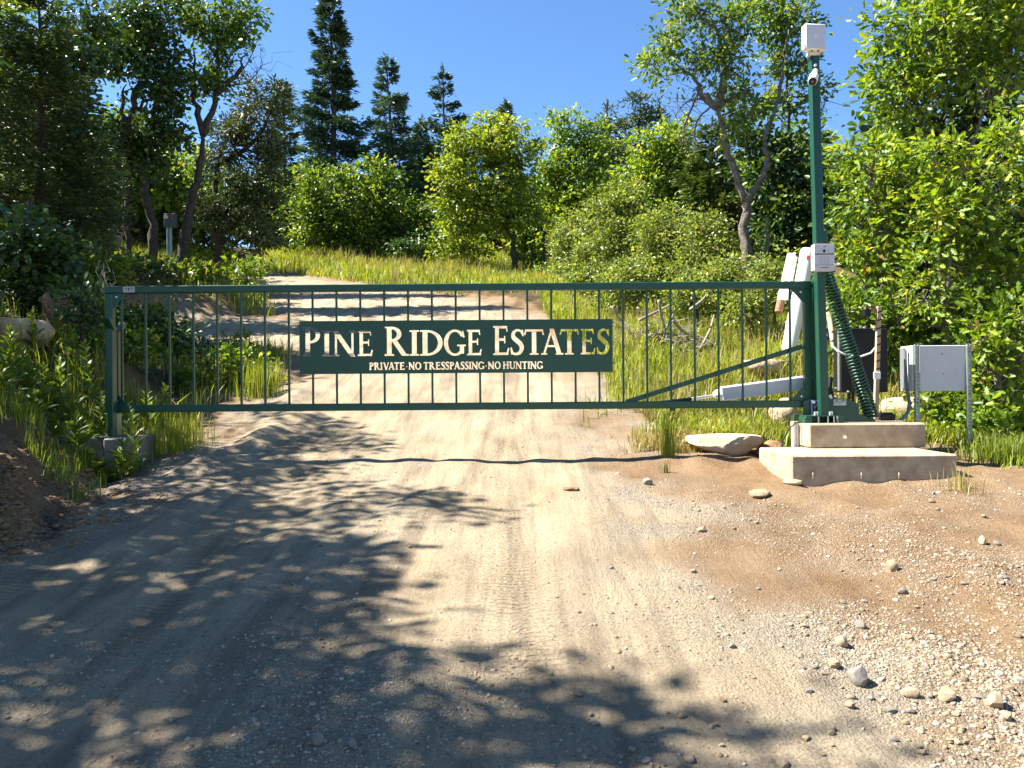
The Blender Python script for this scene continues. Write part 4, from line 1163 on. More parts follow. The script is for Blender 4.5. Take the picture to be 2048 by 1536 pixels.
# gravel nobody could count
def gravel_stuff(name, label, n, sel, smin, smax, material, seed, pxr, pyr):
    r = np.random.default_rng(seed)
    bases = []
    for k in range(6):
        bm = bmesh.new(); bmesh.ops.create_icosphere(bm, subdivisions=1, radius=1)
        vv = np.array([v.co for v in bm.verts]); ff = np.array([[v.index for v in f.verts] for f in bm.faces])
        bm.free()
        keep = 20
        if k % 2:      # cheaper angular chips
            bm = bmesh.new(); bmesh.ops.create_icosphere(bm, subdivisions=0 or 1, radius=1); bm.free()
        vv = vv * (1 + r.uniform(-0.38, 0.25, (len(vv), 1))) * np.array((1, r.uniform(.55, .9), r.uniform(.35, .6)))
        bases.append((vv, ff))
    px = r.uniform(pxr[0], pxr[1], n * 3); py = pyr[0] + (pyr[1] - pyr[0]) * r.random(n * 3) ** 0.75
    # sight lines to the ground by marching, all at once
    c, s = math.cos(ROLL), math.sin(ROLL)
    u, v = (px - 1024) / F, (768 - py) / F
    u, v = u * c - v * s, u * s + v * c + (HOR - 768) / F
    lo, hi = np.full(len(px), 1.6), np.full(len(px), 22.0)
    for _ in range(26):
        md = (lo + hi) / 2
        below = EYE + v * md < ground_z(u * md, md, False)
        hi = np.where(below, md, hi); lo = np.where(below, lo, md)
    y = (lo + hi) / 2; x = u * y
    ok = r.random(len(x)) < sel(x, y)
    ok &= ~((x > px_l - 0.03) & (x < px_r + 0.03) & (y > 6.15) & (y < 7.9))
    x, y = x[ok][:n], y[ok][:n]
    z = ground_z(x, y)
    size = np.clip(r.lognormal(math.log(smin), 0.45, len(x)), smin * 0.5, smax)
    Vs, Fs, Ts = [], [], []
    off = 0
    kind = r.integers(0, 6, len(x))
    for k in range(6):
        m_ = kind == k
        if not m_.any(): continue
        bv, bf = bases[k]
        a = r.uniform(0, 6.28, m_.sum())
        ca_, sa_ = np.cos(a), np.sin(a)
        W = bv[None] * size[m_][:, None, None]
        X = W[..., 0] * ca_[:, None] - W[..., 1] * sa_[:, None] + x[m_][:, None]
        Y = W[..., 0] * sa_[:, None] + W[..., 1] * ca_[:, None] + y[m_][:, None]
        Z = W[..., 2] + (z[m_] + size[m_] * r.uniform(-0.22, 0.14, m_.sum()))[:, None]
        Vs.append(np.stack([X, Y, Z], -1).reshape(-1, 3))
        Fs.append((bf[None] + (off + np.arange(m_.sum()) * len(bv))[:, None, None]).reshape(-1, 3))
        Ts.append(np.repeat(r.random(m_.sum()), len(bv)))
        off += m_.sum() * len(bv)
    me = np_mesh(name, np.concatenate(Vs), np.concatenate(Fs), 3, np.concatenate(Ts))
    o = link(name, me, material)
    tag(o, label, 'gravel', kind='stuff')
pebble = bpy.data.materials.new('pebbles'); pebble.use_nodes = True
_nt = pebble.node_tree; _a = _nt.nodes.new('ShaderNodeAttribute'); _a.attribute_name = 'tint'
_r = _nt.nodes.new('ShaderNodeValToRGB'); _e = _r.color_ramp.elements
_e[0].color = (0.12, 0.085, 0.055, 1); _e[1].color = (0.46, 0.375, 0.265, 1)
for p_, c_ in ((0.3, (0.23, 0.165, 0.10, 1)), (0.6, (0.32, 0.25, 0.165, 1)), (0.8, (0.27, 0.24, 0.20, 1))):
    _x = _e.new(p_); _x.color = c_
_nt.links.new(_a.outputs['Fac'], _r.inputs['Fac']); _nt.links.new(_r.outputs['Color'], _nt.nodes['Principled BSDF'].inputs['Base Color'])
_nt.nodes['Principled BSDF'].inputs['Roughness'].default_value = 0.9
def relx(x, y):
    cx = np.interp(y, LEFT_Y, LEFT_X) * 0.5 + np.interp(y, LEFT_Y, RIGHT_X) * 0.5
    return x - cx + 0.15 * np.sin(y * 0.5)
gravel_stuff('shoulder_gravel', 'loose pale gravel strewn over the sunny right shoulder', 8500,
             lambda x, y: np.clip(sstep(0.5, -0.5, road_sd(x, y)) * (x > 0) * (0.35 + 0.65 * sstep(0.8, 2.2, x) * (1 - sstep(3, 5, y)) + 0.35 * N_mid(x, y)), 0, 1), 0.0066, 0.024, pebble, 5, (1050, 2060), (900, 1560))
gravel_stuff('road_gravel', 'fine grey gravel left between the wheel tracks', 9500,
             lambda x, y: np.clip(0.9 * np.exp(-((relx(x, y) - 0.05) / 0.26) ** 2) + 0.8 * np.exp(-(road_sd(x, y) / 0.35) ** 2) + 0.20 + 0.3 * N_mid(x, y) * (road_sd(x, y) > 0), 0, 1) * (x < 2.2), 0.0055, 0.02, pebble, 6, (-40, 1500), (820, 1560))

gravel_stuff('soil_grit', 'fine tan grit over the orange soil round the slab', 10000,
             lambda x, y: np.clip(sstep(0.4, -0.4, road_sd(x, y)) * (x > 0) * (0.7 + 0.5 * N_mid(x, y)), 0, 1), 0.0046, 0.012, pebble, 8, (1100, 2060), (880, 1350))
gravel_stuff('bank_rubble', 'crumbled dark soil rubble on the left bank', 3600,
             lambda x, y: np.clip(sstep(0.35, -0.2, road_sd(x, y)) * (x < 0) * (y < 8), 0, 1), 0.016, 0.07, M['clod'], 9, (-60, 420), (850, 1130))

# ---------------------------------------------------------------- leaves
def oak_leaf():
    o = [(0, 0), (.16, .07), (.27, .20), (.40, .12), (.55, .27), (.66, .13), (.80, .19), (1.0, 0)]
    out = o + [(x, -y) for x, y in o[::-1][1:-1]]
    v = [(0.5, 0, -0.05)] + [(x, y, 0.35 * abs(y) - 0.10 * (x - .5) ** 2) for x, y in out]
    n = len(out)
    return np.array(v), np.array([(0, 1 + i, 1 + (i + 1) % n) for i in range(n)])
def plain_leaf(w=0.30, fold=0.3):
    v = [(0, 0, 0), (.45, w, fold * w), (1, 0, -0.06), (.45, -w, fold * w)]
    return np.array(v), np.array([(0, 2, 1), (0, 3, 2)])
def mid_leaf(w=0.28):
    v = [(0, 0, 0), (.30, w * .8, .10), (.72, w, .08), (1, 0, -0.05), (.72, -w, .08), (.30, -w * .8, .10)]
    return np.array(v), np.array([(0, 3, 2), (0, 2, 1), (0, 5, 4), (0, 4, 3)])
TPL = {'oak': oak_leaf(), 'plain': plain_leaf(), 'mid': mid_leaf(), 'lance': plain_leaf(0.13, 0.4), 'needle': plain_leaf(0.16, 0.6), 'round': mid_leaf(0.36)}

def scatter_leaves(name, pos, d, n, size, tpl, tint):
    """one leaf per position; d = direction of the midrib, n = rough normal"""
    tv, tf = TPL[tpl]
    d = unit(d); n = unit(n - d * (n * d).sum(-1, keepdims=True)); s = np.cross(n, d)
    V = pos[:, None] + size[:, None, None] * (tv[None, :, 0:1] * d[:, None] + tv[None, :, 1:2] * s[:, None] + tv[None, :, 2:3] * n[:, None])
    k = len(tv)
    Fc = (tf[None] + (np.arange(len(pos)) * k)[:, None, None]).reshape(-1, 3)
    return np_mesh(name, V.reshape(-1, 3), Fc, 3, np.repeat(tint, k))

def crown_mesh(name, blobs, leaf, tpl, lai, seed, cl=0.30, per=36, up=0.38, gap=0.25):
    """blobs: (centre, (rx, ry, rz)).  Leaves sit in clumps at shoot ends; returns mesh and the clump centres"""
    r = np.random.default_rng(seed)
    cs, ow = [], []
    area_leaf = 0.36 * leaf ** 2
    for c, rad in blobs:
        a = math.pi * rad[0] * rad[2]
        n = max(3, int(lai * a / area_leaf / per))
        v = unit(r.normal(size=(n, 3))) * (r.random((n, 1)) ** 0.45)
        # uneven outline
        v *= (1 + 0.22 * np.sin(v[:, :1] * 5 + seed) * np.cos(v[:, 2:] * 6 + c[0] * 3))
        cs.append(c + v * rad); ow.append(v)
    cs, ow = np.concatenate(cs), np.concatenate(ow)
    m = len(cs)
    cr = cl * r.uniform(0.55, 1.25, m)
    N = m * per
    ci = np.repeat(np.arange(m), per)
    off = r.normal(size=(N, 3)) * np.array((1, 1, 0.6)) * 0.55
    pos = cs[ci] + off * cr[ci][:, None]
    d = unit(off + 0.7 * ow[ci] + r.normal(size=(N, 3)) * 0.6 + (0, 0, -0.15))
    nn = unit(np.array((0, 0, up)) + r.normal(size=(N, 3)) * 0.55 + 0.35 * ow[ci])
    size = leaf * r.uniform(0.5, 1.4, N) * np.repeat(r.uniform(0.8, 1.15, m), per)
    ctint = np.clip(r.normal(0.48, 0.21, m), 0.03, 0.97)
    tint = np.clip(ctint[ci] + r.normal(0, 0.16, N), 0, 0.95)
    tint = np.where(r.random(N) < 0.012, 1.0, tint)
    return scatter_leaves(name, pos, d, nn, size, tpl, tint), cs

def wobble(p, q, n, amp, r):
    t = np.linspace(0, 1, n)[:, None]
    w = p + (q - p) * t
    j = r.normal(size=(n, 3)) * amp * np.linalg.norm(q - p)
    j[0] = j[-1] = 0
    return w + j

def smooth_path(pts, n=4):
    pts = np.asarray(pts, float)
    out = []
    for i in range(len(pts) - 1):
        p0, p1, p2, p3 = pts[max(i - 1, 0)], pts[i], pts[i + 1], pts[min(i + 2, len(pts) - 1)]
        for f in np.linspace(0, 1, n, endpoint=False):
            out.append(0.5 * (2 * p1 + (p2 - p0) * f + (2 * p0 - 5 * p1 + 4 * p2 - p3) * f ** 2 + (3 * p1 - p0 - 3 * p2 + p3) * f ** 3))
    out.append(pts[-1])
    return np.array(out)

def px_blobs(blobs, Y, dep=0.85):
    out = []
    for b in blobs:
        px, py, rx, ry = b[:4]
        dy = b[4] if len(b) > 4 else 0.0
        k = (Y + dy) / F
        out.append((P(px, py, Y + dy), np.array((rx * k, min(rx, ry * 1.2) * k * dep, ry * k))))
    return out

def broadleaf(name, label, cat, Y, trunks, blobs, leafmat, leaf=0.11, tpl='mid', lai=3.2, seed=1, r0=0.10, bark='bark_dark', group=None, cl=0.30, per=36, twigs=0.5, bare=None, world=False):
    """trunks: pixel paths (first is rooted in the ground); blobs: pixel ellipses of the crown"""
    r = np.random.default_rng(seed)
    if world: B = [(np.array(c, float), np.array(q, float)) for c, q in blobs]
    else: B = px_blobs(blobs, Y)
    tp = []
    for t in trunks:
        pts = [np.array(q, float) if world else P(q[0], q[1], Y + (q[2] if len(q) > 2 else 0)) for q in t]
        tp.append(pts)
    for t in tp:
        if t is tp[0] or len(t) > 2:
            pass
    b = tp[0][0]
    zg = gz(b[0], b[1])
    tp[0][0] = np.array((b[0], b[1], zg - 0.08)) if b[2] - zg < 0.6 else b
    if b[2] - zg >= 0.6: tp[0].insert(0, np.array((b[0] + 0.03 * r.normal(), b[1], zg - 0.08)))
    base = tp[0][0]
    root = thing(name, label, cat, (base[0], base[1], zg), group)
    mb = MB()
    nodes = []
    for i, t in enumerate(tp):
        sp_ = smooth_path(t, 5)
        jit = r.normal(size=sp_.shape) * r0 * 0.22; jit[0] = 0; jit[:, 2] *= 0.3
        sp_ = sp_ + jit
        ra = r0 if i == 0 else r0 * 0.66
        rad = np.linspace(ra, ra * (0.32 if i == 0 else 0.12), len(sp_)) * (1 + 0.10 * r.normal(size=len(sp_)))
        if i == 0: rad[0] *= 1.35; 
        mb.tube(sp_, np.abs(rad), 8)
        nodes += [(q, w) for q, w in zip(sp_, rad)]
    np_nodes = np.array([q for q, _ in nodes]); nr = np.array([w for _, w in nodes])
    me, cs = crown_mesh('crown', B, leaf, tpl, lai, seed, cl, per)
    # limbs to every blob, twigs to some of the clumps
    for c, rad in B:
        k = np.linalg.norm(np_nodes - c, axis=1) + 0.9 * np.maximum(np_nodes[:, 2] - c[2] + 0.3 * rad[2], 0)
        j = int(np.argmin(k))
        L = wobble(np_nodes[j], c, 6, 0.05, r)
        w0 = max(0.012, min(nr[j] * 0.7, r0 * 0.5))
        mb.tube(L, np.linspace(w0, w0 * 0.45, 6), 6)
        lim = np.concatenate([L[2:], ])
        inside = cs[(np.abs((cs - c) / (rad * 1.3)) < 1).all(1)]
        if len(inside):
            pick = r.permutation(len(inside))[:int(max(3, min(len(inside) * twigs, 60)))]
            for q in inside[pick]:
                s_ = lim[int(np.argmin(np.linalg.norm(lim - q, axis=1)))]
                mb.tube(wobble(s_, q, 4, 0.07, r), [w0 * 0.4, w0 * 0.3, w0 * 0.22, w0 * 0.1], 4, False)
    if bare:
        for t in bare:
            pts = smooth_path([P(q[0], q[1], Y + (q[2] if len(q) > 2 else 0)) for q in t], 4)
            mb.tube(pts, np.linspace(0.022, 0.006, len(pts)), 5, False)
            for q in pts[2:]:
                for _ in range(3):
                    e_ = q + r.normal(size=3) * (0.35, 0.25, 0.25) + (0.1, 0, 0.15)
                    mb.tube(wobble(q, e_, 4, 0.09, r), [0.008, 0.006, 0.004, 0.002], 3, False)
    org = np.array(root.location)
    tr = link('trunk', mb.mesh('trunk', org, 'all', fix=False), M[bark], root)
    for v_ in ('co',):
        a = np.empty(len(me.vertices) * 3, np.float32); me.vertices.foreach_get('co', a)
        a = (a.reshape(-1, 3) - org).astype(np.float32); me.vertices.foreach_set('co', a.ravel()); me.update()
    tag(link('crown', me, M[leafmat], root), kind='stuff')
    return root

def conifer(name, label, px, top, Y, Rpx, leafmat, seed, dens=1.0, tuft=0.16, power=0.8, low=0.08, bark='bark_dark', sparse=0.0, base_x=None, H=None, Rm=None, group=None, tpl='needle'):
    r = np.random.default_rng(seed)
    X = P(px, top, Y)[0] if base_x is None else base_x
    zg = gz(X, Y)
    H = P(px, top, Y)[2] - zg if H is None else H
    Rm = Rpx * Y / F if Rm is None else Rm
    root = thing(name, label, 'tree', (X, Y, zg), group)
    org = np.array((X, Y, zg))
    mb = MB()
    ts = np.linspace(0, 1, 12)
    lean = np.stack([0.02 * H * np.sin(ts * 3 + seed), 0.01 * H * np.cos(ts * 2), ts * H - 0.1], -1)
    lean[:, :2] -= lean[0, :2]
    mb.tube(lean, np.linspace(0.018 * H, 0.004, 12) + 0.01, 8)
    pos, dr, nn, sz, ti = [], [], [], [], []
    z = low * H
    while z < H * 0.985:
        t = z / H
        nb = r.integers(6, 9); whorl = r.uniform(0.78, 1.15)
        for k in range(nb):
            if r.random() < sparse: continue
            L = Rm * ((1 - t) ** power) * r.uniform(0.55, 1.2) * whorl + 0.10
            az = r.uniform(0, 2 * math.pi)
            out = np.array((math.cos(az), math.sin(az), 0)); sid = np.array((-out[1], out[0], 0))
            slope = -0.28 + 0.75 * t + r.normal() * 0.08
            c = np.array([np.interp(t, ts, lean[:, 0]), np.interp(t, ts, lean[:, 1]), z])
            m = max(16, int(dens * (26 * L / tuft * 0.55 + 14 * (L / tuft) ** 1.45 * 0.30)))
            s = r.random(m) ** 0.7 * 0.93 + 0.07
            w = (0.30 * L * (1 - s) + 0.05 * Rm + 0.03) * r.normal(size=m) * 0.75
            up_ = slope * s * L - 0.10 * L * np.abs(w) / (0.3 * L + .05) + 0.22 * L * np.maximum(s - 0.6, 0) ** 1.5 + r.normal(size=m) * 0.035 * (1 + L)
            p = c + out * (s * L)[:, None] + sid * w[:, None] + np.array((0, 0, 1.0)) * up_[:, None]
            pos.append(p)
            d = out * 0.9 + sid * (np.sign(w) * 0.75)[:, None] + np.array((0, 0, 0.10)) + r.normal(size=(m, 3)) * 0.28
            dr.append(d)
            nn.append(np.array((0, 0, 1.0)) + r.normal(size=(m, 3)) * 0.5)
            sz.append(tuft * r.uniform(0.7, 1.3, m))
            bt = r.normal(0.46, 0.18)
            ti.append(np.clip(bt + 0.28 * (s - 0.5) + r.normal(0, 0.13, m), 0, 0.93))
            q = [c, c + out * L * 0.5 + (0, 0, slope * 0.5 * L), c + out * L * 0.93 + (0, 0, slope * 0.93 * L + 0.05 * L)]
            mb.tube(q, [0.010 + 0.006 * L, 0.007 + 0.003 * L, 0.003], 4, False)
        z += H * 0.041 * r.uniform(0.7, 1.25) + 0.05
    # leader
    m = 40
    p = lean[-1] + r.normal(size=(m, 3)) * (0.04, 0.04, 0.18) + (0, 0, -0.15)
    pos.append(p); dr.append(r.normal(size=(m, 3)) * 0.4 + (0, 0, 1)); nn.append(r.normal(size=(m, 3))); sz.append(tuft * r.uniform(0.6, 1, m)); ti.append(np.full(m, 0.5))
    me = scatter_leaves('crown', np.concatenate(pos), np.concatenate(dr), np.concatenate(nn), np.concatenate(sz), tpl, np.concatenate(ti))
    link('trunk', mb.mesh('trunk', (0, 0, 0), 'all', fix=False), M[bark], root)
    tag(link('crown', me, M[leafmat], root), kind='stuff')
    return root

def clone(root, loc, rz, scale, label, group=None):
    o = root.copy(); C.objects.link(o)
    o.location = loc; o.rotation_euler = (0, 0, rz); o.scale = (scale,) * 3
    o['label'] = label
    if group: o['group'] = group
    elif 'group' in o: del o['group']
    for ch in root.children:
        c = ch.copy(); C.objects.link(c); c.parent = o
    return o

# ---------------------------------------------------------------- trees: left of the road
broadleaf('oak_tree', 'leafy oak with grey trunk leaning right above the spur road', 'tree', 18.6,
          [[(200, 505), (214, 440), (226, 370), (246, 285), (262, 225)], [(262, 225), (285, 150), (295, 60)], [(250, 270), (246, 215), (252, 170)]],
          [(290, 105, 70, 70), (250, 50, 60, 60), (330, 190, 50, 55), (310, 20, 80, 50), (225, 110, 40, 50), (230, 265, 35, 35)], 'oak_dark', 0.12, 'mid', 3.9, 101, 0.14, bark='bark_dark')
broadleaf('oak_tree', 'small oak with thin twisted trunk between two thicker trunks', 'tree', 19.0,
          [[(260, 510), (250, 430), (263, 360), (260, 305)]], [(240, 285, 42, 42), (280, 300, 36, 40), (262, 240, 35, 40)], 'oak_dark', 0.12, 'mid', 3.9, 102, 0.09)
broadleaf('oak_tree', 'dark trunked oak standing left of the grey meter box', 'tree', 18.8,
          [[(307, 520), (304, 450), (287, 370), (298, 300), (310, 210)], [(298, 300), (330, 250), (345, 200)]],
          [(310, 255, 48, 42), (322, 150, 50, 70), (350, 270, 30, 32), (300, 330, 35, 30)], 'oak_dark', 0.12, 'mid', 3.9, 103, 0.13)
broadleaf('oak_tree', 'forked oak with bare twigs leaning over the meter box', 'tree', 19.2,
          [[(352, 508), (380, 415), (396, 340), (406, 270)], [(406, 270), (392, 215), (390, 150), (385, 80)], [(406, 270), (432, 190), (436, 110), (430, 40)], [(432, 190), (470, 150), (490, 110)]],
          [(435, 90, 48, 60), (390, 50, 45, 55), (478, 50, 28, 50), (398, 170, 36, 40), (462, 20, 45, 40), (500, 20, 20, 30), (440, 160, 30, 30)], 'oak_mid', 0.115, 'mid', 3.2, 104, 0.14,
          bare=[[(440, 180), (485, 140), (510, 95)], [(445, 170), (495, 165), (525, 130)], [(430, 150), (470, 100), (500, 60)]])
broadleaf('juniper_tree', 'ragged olive juniper overhanging the left edge of the upper road', 'tree', 22.0,
          [[(437, 520), (432, 430), (436, 330), (470, 220)], [(436, 330), (520, 270), (545, 200)]],
          [(470, 290, 70, 70), (520, 210, 50, 60), (490, 400, 75, 75), (545, 310, 38, 80), (430, 420, 45, 55), (520, 470, 50, 40), (550, 190, 25, 40)], 'juniper', 0.15, 'needle', 6.5, 105, 0.13, cl=0.32, per=60)
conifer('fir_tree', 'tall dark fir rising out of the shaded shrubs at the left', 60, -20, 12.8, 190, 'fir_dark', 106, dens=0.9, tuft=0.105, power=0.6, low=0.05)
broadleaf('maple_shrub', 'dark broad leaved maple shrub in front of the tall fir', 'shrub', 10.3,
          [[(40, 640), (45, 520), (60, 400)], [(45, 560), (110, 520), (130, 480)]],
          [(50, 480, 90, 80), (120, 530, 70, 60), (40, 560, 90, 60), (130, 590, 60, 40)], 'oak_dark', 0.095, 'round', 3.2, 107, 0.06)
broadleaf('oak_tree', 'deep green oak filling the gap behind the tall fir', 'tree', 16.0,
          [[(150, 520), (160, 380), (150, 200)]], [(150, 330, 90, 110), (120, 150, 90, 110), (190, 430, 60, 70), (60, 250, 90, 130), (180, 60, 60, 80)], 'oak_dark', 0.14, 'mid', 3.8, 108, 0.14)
for i, (px, py, rx, ry, Y, lm, lab) in enumerate((
        (345, 430, 55, 60, 27.0, 'oak_yellow', 'sunny yellow green shrub glowing behind the meter box'),
        (290, 400, 40, 80, 29.0, 'oak_bright', 'sunny green shrub behind the dark oak trunks'),
        (400, 350, 45, 70, 30.0, 'oak_yellow', 'tall sunny shrub behind the forked oak'),
        (430, 470, 50, 40, 24.0, 'oak_mid', 'low shrub at the foot of the olive juniper'),
        (215, 545, 55, 45, 12.5, 'oak_mid', 'leafy shrub above the gate catch post'),
        (300, 545, 60, 45, 18.0, 'oak_dark', 'dark low shrub under the oak trunks above the spur road'),
        (390, 555, 60, 35, 18.6, 'oak_mid', 'low shrub on the bank right of the dark low shrub'),
        (490, 545, 45, 30, 20.0, 'oak_bright', 'bright low shrub at the bend of the upper road'),
        (425, 745, 60, 55, 10.6, 'oak_mid', 'rounded dark bush on the verge behind the gate pickets'),
        (505, 755, 45, 45, 10.9, 'oak_bright', 'smaller yellow green bush at the verge end by the road'),
        (350, 700, 55, 60, 11.4, 'oak_dark', 'dark bush on the verge between the left pickets'), (295, 660, 45, 60, 12.2, 'oak_mid', 'upright bush behind the gate catch post'),
        (1905, 840, 45, 42, 8.3, 'oak_bright', 'low leafy bush between plinth and right perforated post'), (1960, 850, 45, 40, 8.1, 'oak_bright', 'low leafy bush beyond the right perforated post'), (1870, 800, 30, 35, 8.5, 'herb', 'small bright bush before the broad tan boulder'),
        (160, 620, 55, 50, 9.2, 'oak_dark', 'small dark shrub beside the brown root clod'))):
    zc = P(px, py + ry * 0.9, Y)
    broadleaf('shrub', lab, 'shrub', Y, [[(px, py + ry), (px + 4, py + ry * 0.3), (px - 5, py - ry * 0.3)]],
              [(px, py, rx, ry), (px - rx * .5, py + ry * .3, rx * .6, ry * .6), (px + rx * .5, py + ry * .25, rx * .6, ry * .6), (px + rx * .1, py - ry * .5, rx * .5, ry * .5)],
              lm, 0.085 if Y < 14 else 0.13, 'mid' if Y < 14 else 'plain', 2.3, 120 + i, 0.03, cl=0.20 if Y < 14 else 0.3, per=26)
for i, (x, y, w, h, lm, lab) in enumerate(((-5.5, 11.7, 0.55, 0.5, 'oak_dark', 'dark shrub on the low bank before the spur road'), (-6.4, 12.2, 0.6, 0.6, 'oak_mid', 'leafy shrub on the low bank left of the dark shrub'), (-6.2, 10.6, 0.6, 0.6, 'oak_dark', 'dark shrub behind the pale dead branch'),
        (-5.0, 9.9, 0.45, 0.4, 'oak_mid', 'low shrub behind the first pickets'), (-7.2, 11.2, 0.7, 0.8, 'oak_dark', 'deep green shrub beyond the brown root clod'), (-4.6, 12.4, 0.4, 0.35, 'oak_bright', 'small bright shrub at the spur road corner'))):
    z = gz(x, y)
    broadleaf('shrub', lab, 'shrub', y, [[(x, y, z), (x + .03, y, z + h * .5), (x - .03, y, z + h)]],
              [((x, y, z + h * .55), (w, w, h * .6)), ((x - w * .5, y - .1, z + h * .35), (w * .6, w * .6, h * .4)), ((x + w * .5, y, z + h * .4), (w * .6, w * .6, h * .4))], lm, 0.08, 'mid', 2.6, 160 + i, 0.025, cl=0.17, per=24, world=True)
# unseen oaks: left row shades the road; those behind and right added against skylight
shade = broadleaf('oak_tree', 'tall oak beyond the left bank shading the near road', 'tree', 0,
          [[(-7.4, 2.6, 1.4), (-7.3, 2.5, 3.4), (-7.0, 2.6, 5.2), (-6.8, 2.5, 6.8)], [(-7.2, 2.5, 4.0), (-6.6, 1.9, 5.2), (-6.2, 1.4, 6.4)]],
          [((-7.0, 2.6, 5.6), (1.35, 1.2, 0.9)), ((-6.6, 1.7, 6.7), (1.2, 1.0, 0.8)), ((-7.6, 3.4, 6.6), (1.0, 0.9, 0.7)), ((-6.9, 2.4, 7.8), (1.2, 1.1, 0.7)), ((-7.6, 2.4, 4.3), (1.1, 1.0, 0.6)), ((-6.4, 3.0, 8.3), (0.8, 0.7, 0.5))],
          'oak_mid', 0.13, 'mid', 1.4, 140, 0.15, world=True)
for x, y, rz, s, lab in ((-6.3, 2.0, 1.3, 0.92, 'low limbed oak on the left bank before the tall oak'), (-6.9, 4.4, 3.6, 0.88, 'small oak on the left bank beside the tall oak'), (-6.7, 6.2, 5.6, 0.76, 'small oak on the left bank before the catch post'), (-7.5, 3.2, 2.0, 1.02, 'spreading oak on the left bank beside the near road'), (-7.4, 5.4, 4.1, 0.90, 'middle oak on the left bank shading the wheel tracks'),
                         (-8.0, 7.4, 1.1, 0.84, 'oak on the left bank level with the gate catch post'), (-9.5, 9.6, 5.2, 0.9, 'oak on the left bank behind the pale slab boulder'),
                         (-12.5, 13.0, 3.0, 1.15, 'broad oak left of the tall dark fir'), (-13.0, 17.5, 0.4, 1.2, 'broad oak at the closed end of the spur road'), (-14.5, 22, 2.2, 1.3, 'tall oak on the hillside left of the meter box'),
                         (-10.8, 11.4, 0.8, 1.15, 'oak left of the tall dark fir on the bank'), (-12.2, 15.3, 4.0, 1.3, 'oak behind the tall dark fir on the bank'), (-8, -7, 1.0, 1.2, 'unseen oak added below the left bank to cut skylight'), (-4.5, -13, 2.0, 1.4, 'unseen oak added left of the lower road to cut skylight'), (6, -11, 3.0, 1.4, 'unseen oak added right of the lower road to cut skylight'), (1, -19, 4.4, 1.5, 'unseen oak added at the foot of the lower road to cut skylight'),
                         (9.5, -5, 5.0, 1.3, 'unseen oak added across the soil shoulder to cut skylight'), (10.5, 1.5, 0.5, 1.2, 'unseen oak added right of the soil shoulder to cut skylight'), (9.0, 6.0, 1.9, 1.1, 'unseen oak added near the right thicket to cut skylight')):
    clone(shade, (x, y, gz(x, y) - 0.05), rz, s, lab)

# ---------------------------------------------------------------- trees: beyond the road
conifer('spruce_tree', 'tallest dark spruce above the bend of the road', 655, -18, 38.0, 112, 'spruce', 201, dens=1.6, tuft=0.27, power=0.85)
conifer('spruce_tree', 'slim blue green spruce right of the tallest spruce', 785, 115, 40.0, 80, 'spruce_blue', 202, dens=1.4, tuft=0.27, power=0.7, sparse=0.2)
conifer('fir_tree', 'dark open fir with ragged crown behind the round oak', 900, 140, 44.0, 96, 'spruce', 203, dens=1.2, tuft=0.28, power=0.8, sparse=0.35)
conifer('fir_tree', 'small pointed fir between the slim spruce and the dark open fir', 846, 238, 42.0, 48, 'fir', 204, dens=1.0, tuft=0.28, power=0.8)
conifer('fir_tree', 'brownish fir tip peeping over the round oak', 1003, 203, 42.0, 60, 'juniper', 205, dens=0.9, tuft=0.28)
conifer('fir_tree', 'green fir standing between the oaks behind the twisted oak', 1410, 255, 21.0, 95, 'fir', 206, dens=1.0, tuft=0.2, power=0.7)
broadleaf('oak_tree', 'dark green oak thicket below the tallest spruce', 'tree', 34.0, [[(735, 500), (735, 450), (720, 400)], [(735, 450), (790, 430), (800, 400)], [(735, 470), (650, 440), (640, 390)]],
          [(640, 390, 55, 65), (720, 385, 60, 60), (780, 420, 60, 60), (700, 450, 90, 45), (820, 470, 45, 40), (610, 440, 45, 50), (760, 340, 30, 35), (740, 480, 110, 30)], 'oak_mid', 0.17, 'mid', 3.7, 210, 0.12, cl=0.45, per=40)
broadleaf('oak_tree', 'round sunny yellow green oak with two trunks on the grassy bank', 'tree', 28.0,
          [[(1030, 556), (1026, 490), (1008, 440), (985, 360)], [(1080, 560), (1088, 490), (1075, 430), (1050, 350)], [(1010, 450), (940, 400), (920, 350)]],
          [(970, 285, 75, 50), (925, 335, 52, 60), (1030, 310, 62, 65), (960, 390, 75, 55), (1045, 400, 48, 60), (905, 400, 32, 50), (920, 455, 42, 30), (1000, 255, 50, 28), (1000, 440, 60, 30), (885, 350, 25, 30)],
          'oak_yellow', 0.14, 'mid', 3.7, 211, 0.13, cl=0.36, per=40)
broadleaf('oak_tree', 'pale crowned oak right of the round yellow green oak', 'tree', 30.0, [[(1130, 540), (1135, 430), (1140, 330)]],
          [(1125, 265, 48, 45), (1165, 320, 60, 60), (1110, 360, 45, 60), (1195, 290, 36, 45), (1150, 410, 70, 50), (1100, 440, 45, 50)], 'oak_bright', 0.15, 'mid', 3.7, 212, 0.11, cl=0.4)
broadleaf('juniper_tree', 'narrow juniper tip rising behind the pale crowned oak', 'tree', 34.0, [[(1215, 480), (1215, 300), (1215, 200)]],
          [(1215, 250, 24, 60), (1195, 290, 20, 50), (1235, 280, 22, 60), (1215, 350, 45, 60)], 'juniper', 0.22, 'needle', 5, 213, 0.10, cl=0.35, per=60)
broadleaf('juniper_tree', 'wider juniper with several tips left of the twisted oak', 'tree', 33.0, [[(1280, 480), (1280, 300), (1280, 200)]],
          [(1270, 240, 24, 55), (1300, 240, 24, 55), (1330, 270, 30, 55), (1250, 280, 22, 50), (1290, 330, 55, 60)], 'juniper', 0.22, 'needle', 5, 214, 0.10, cl=0.35, per=60)
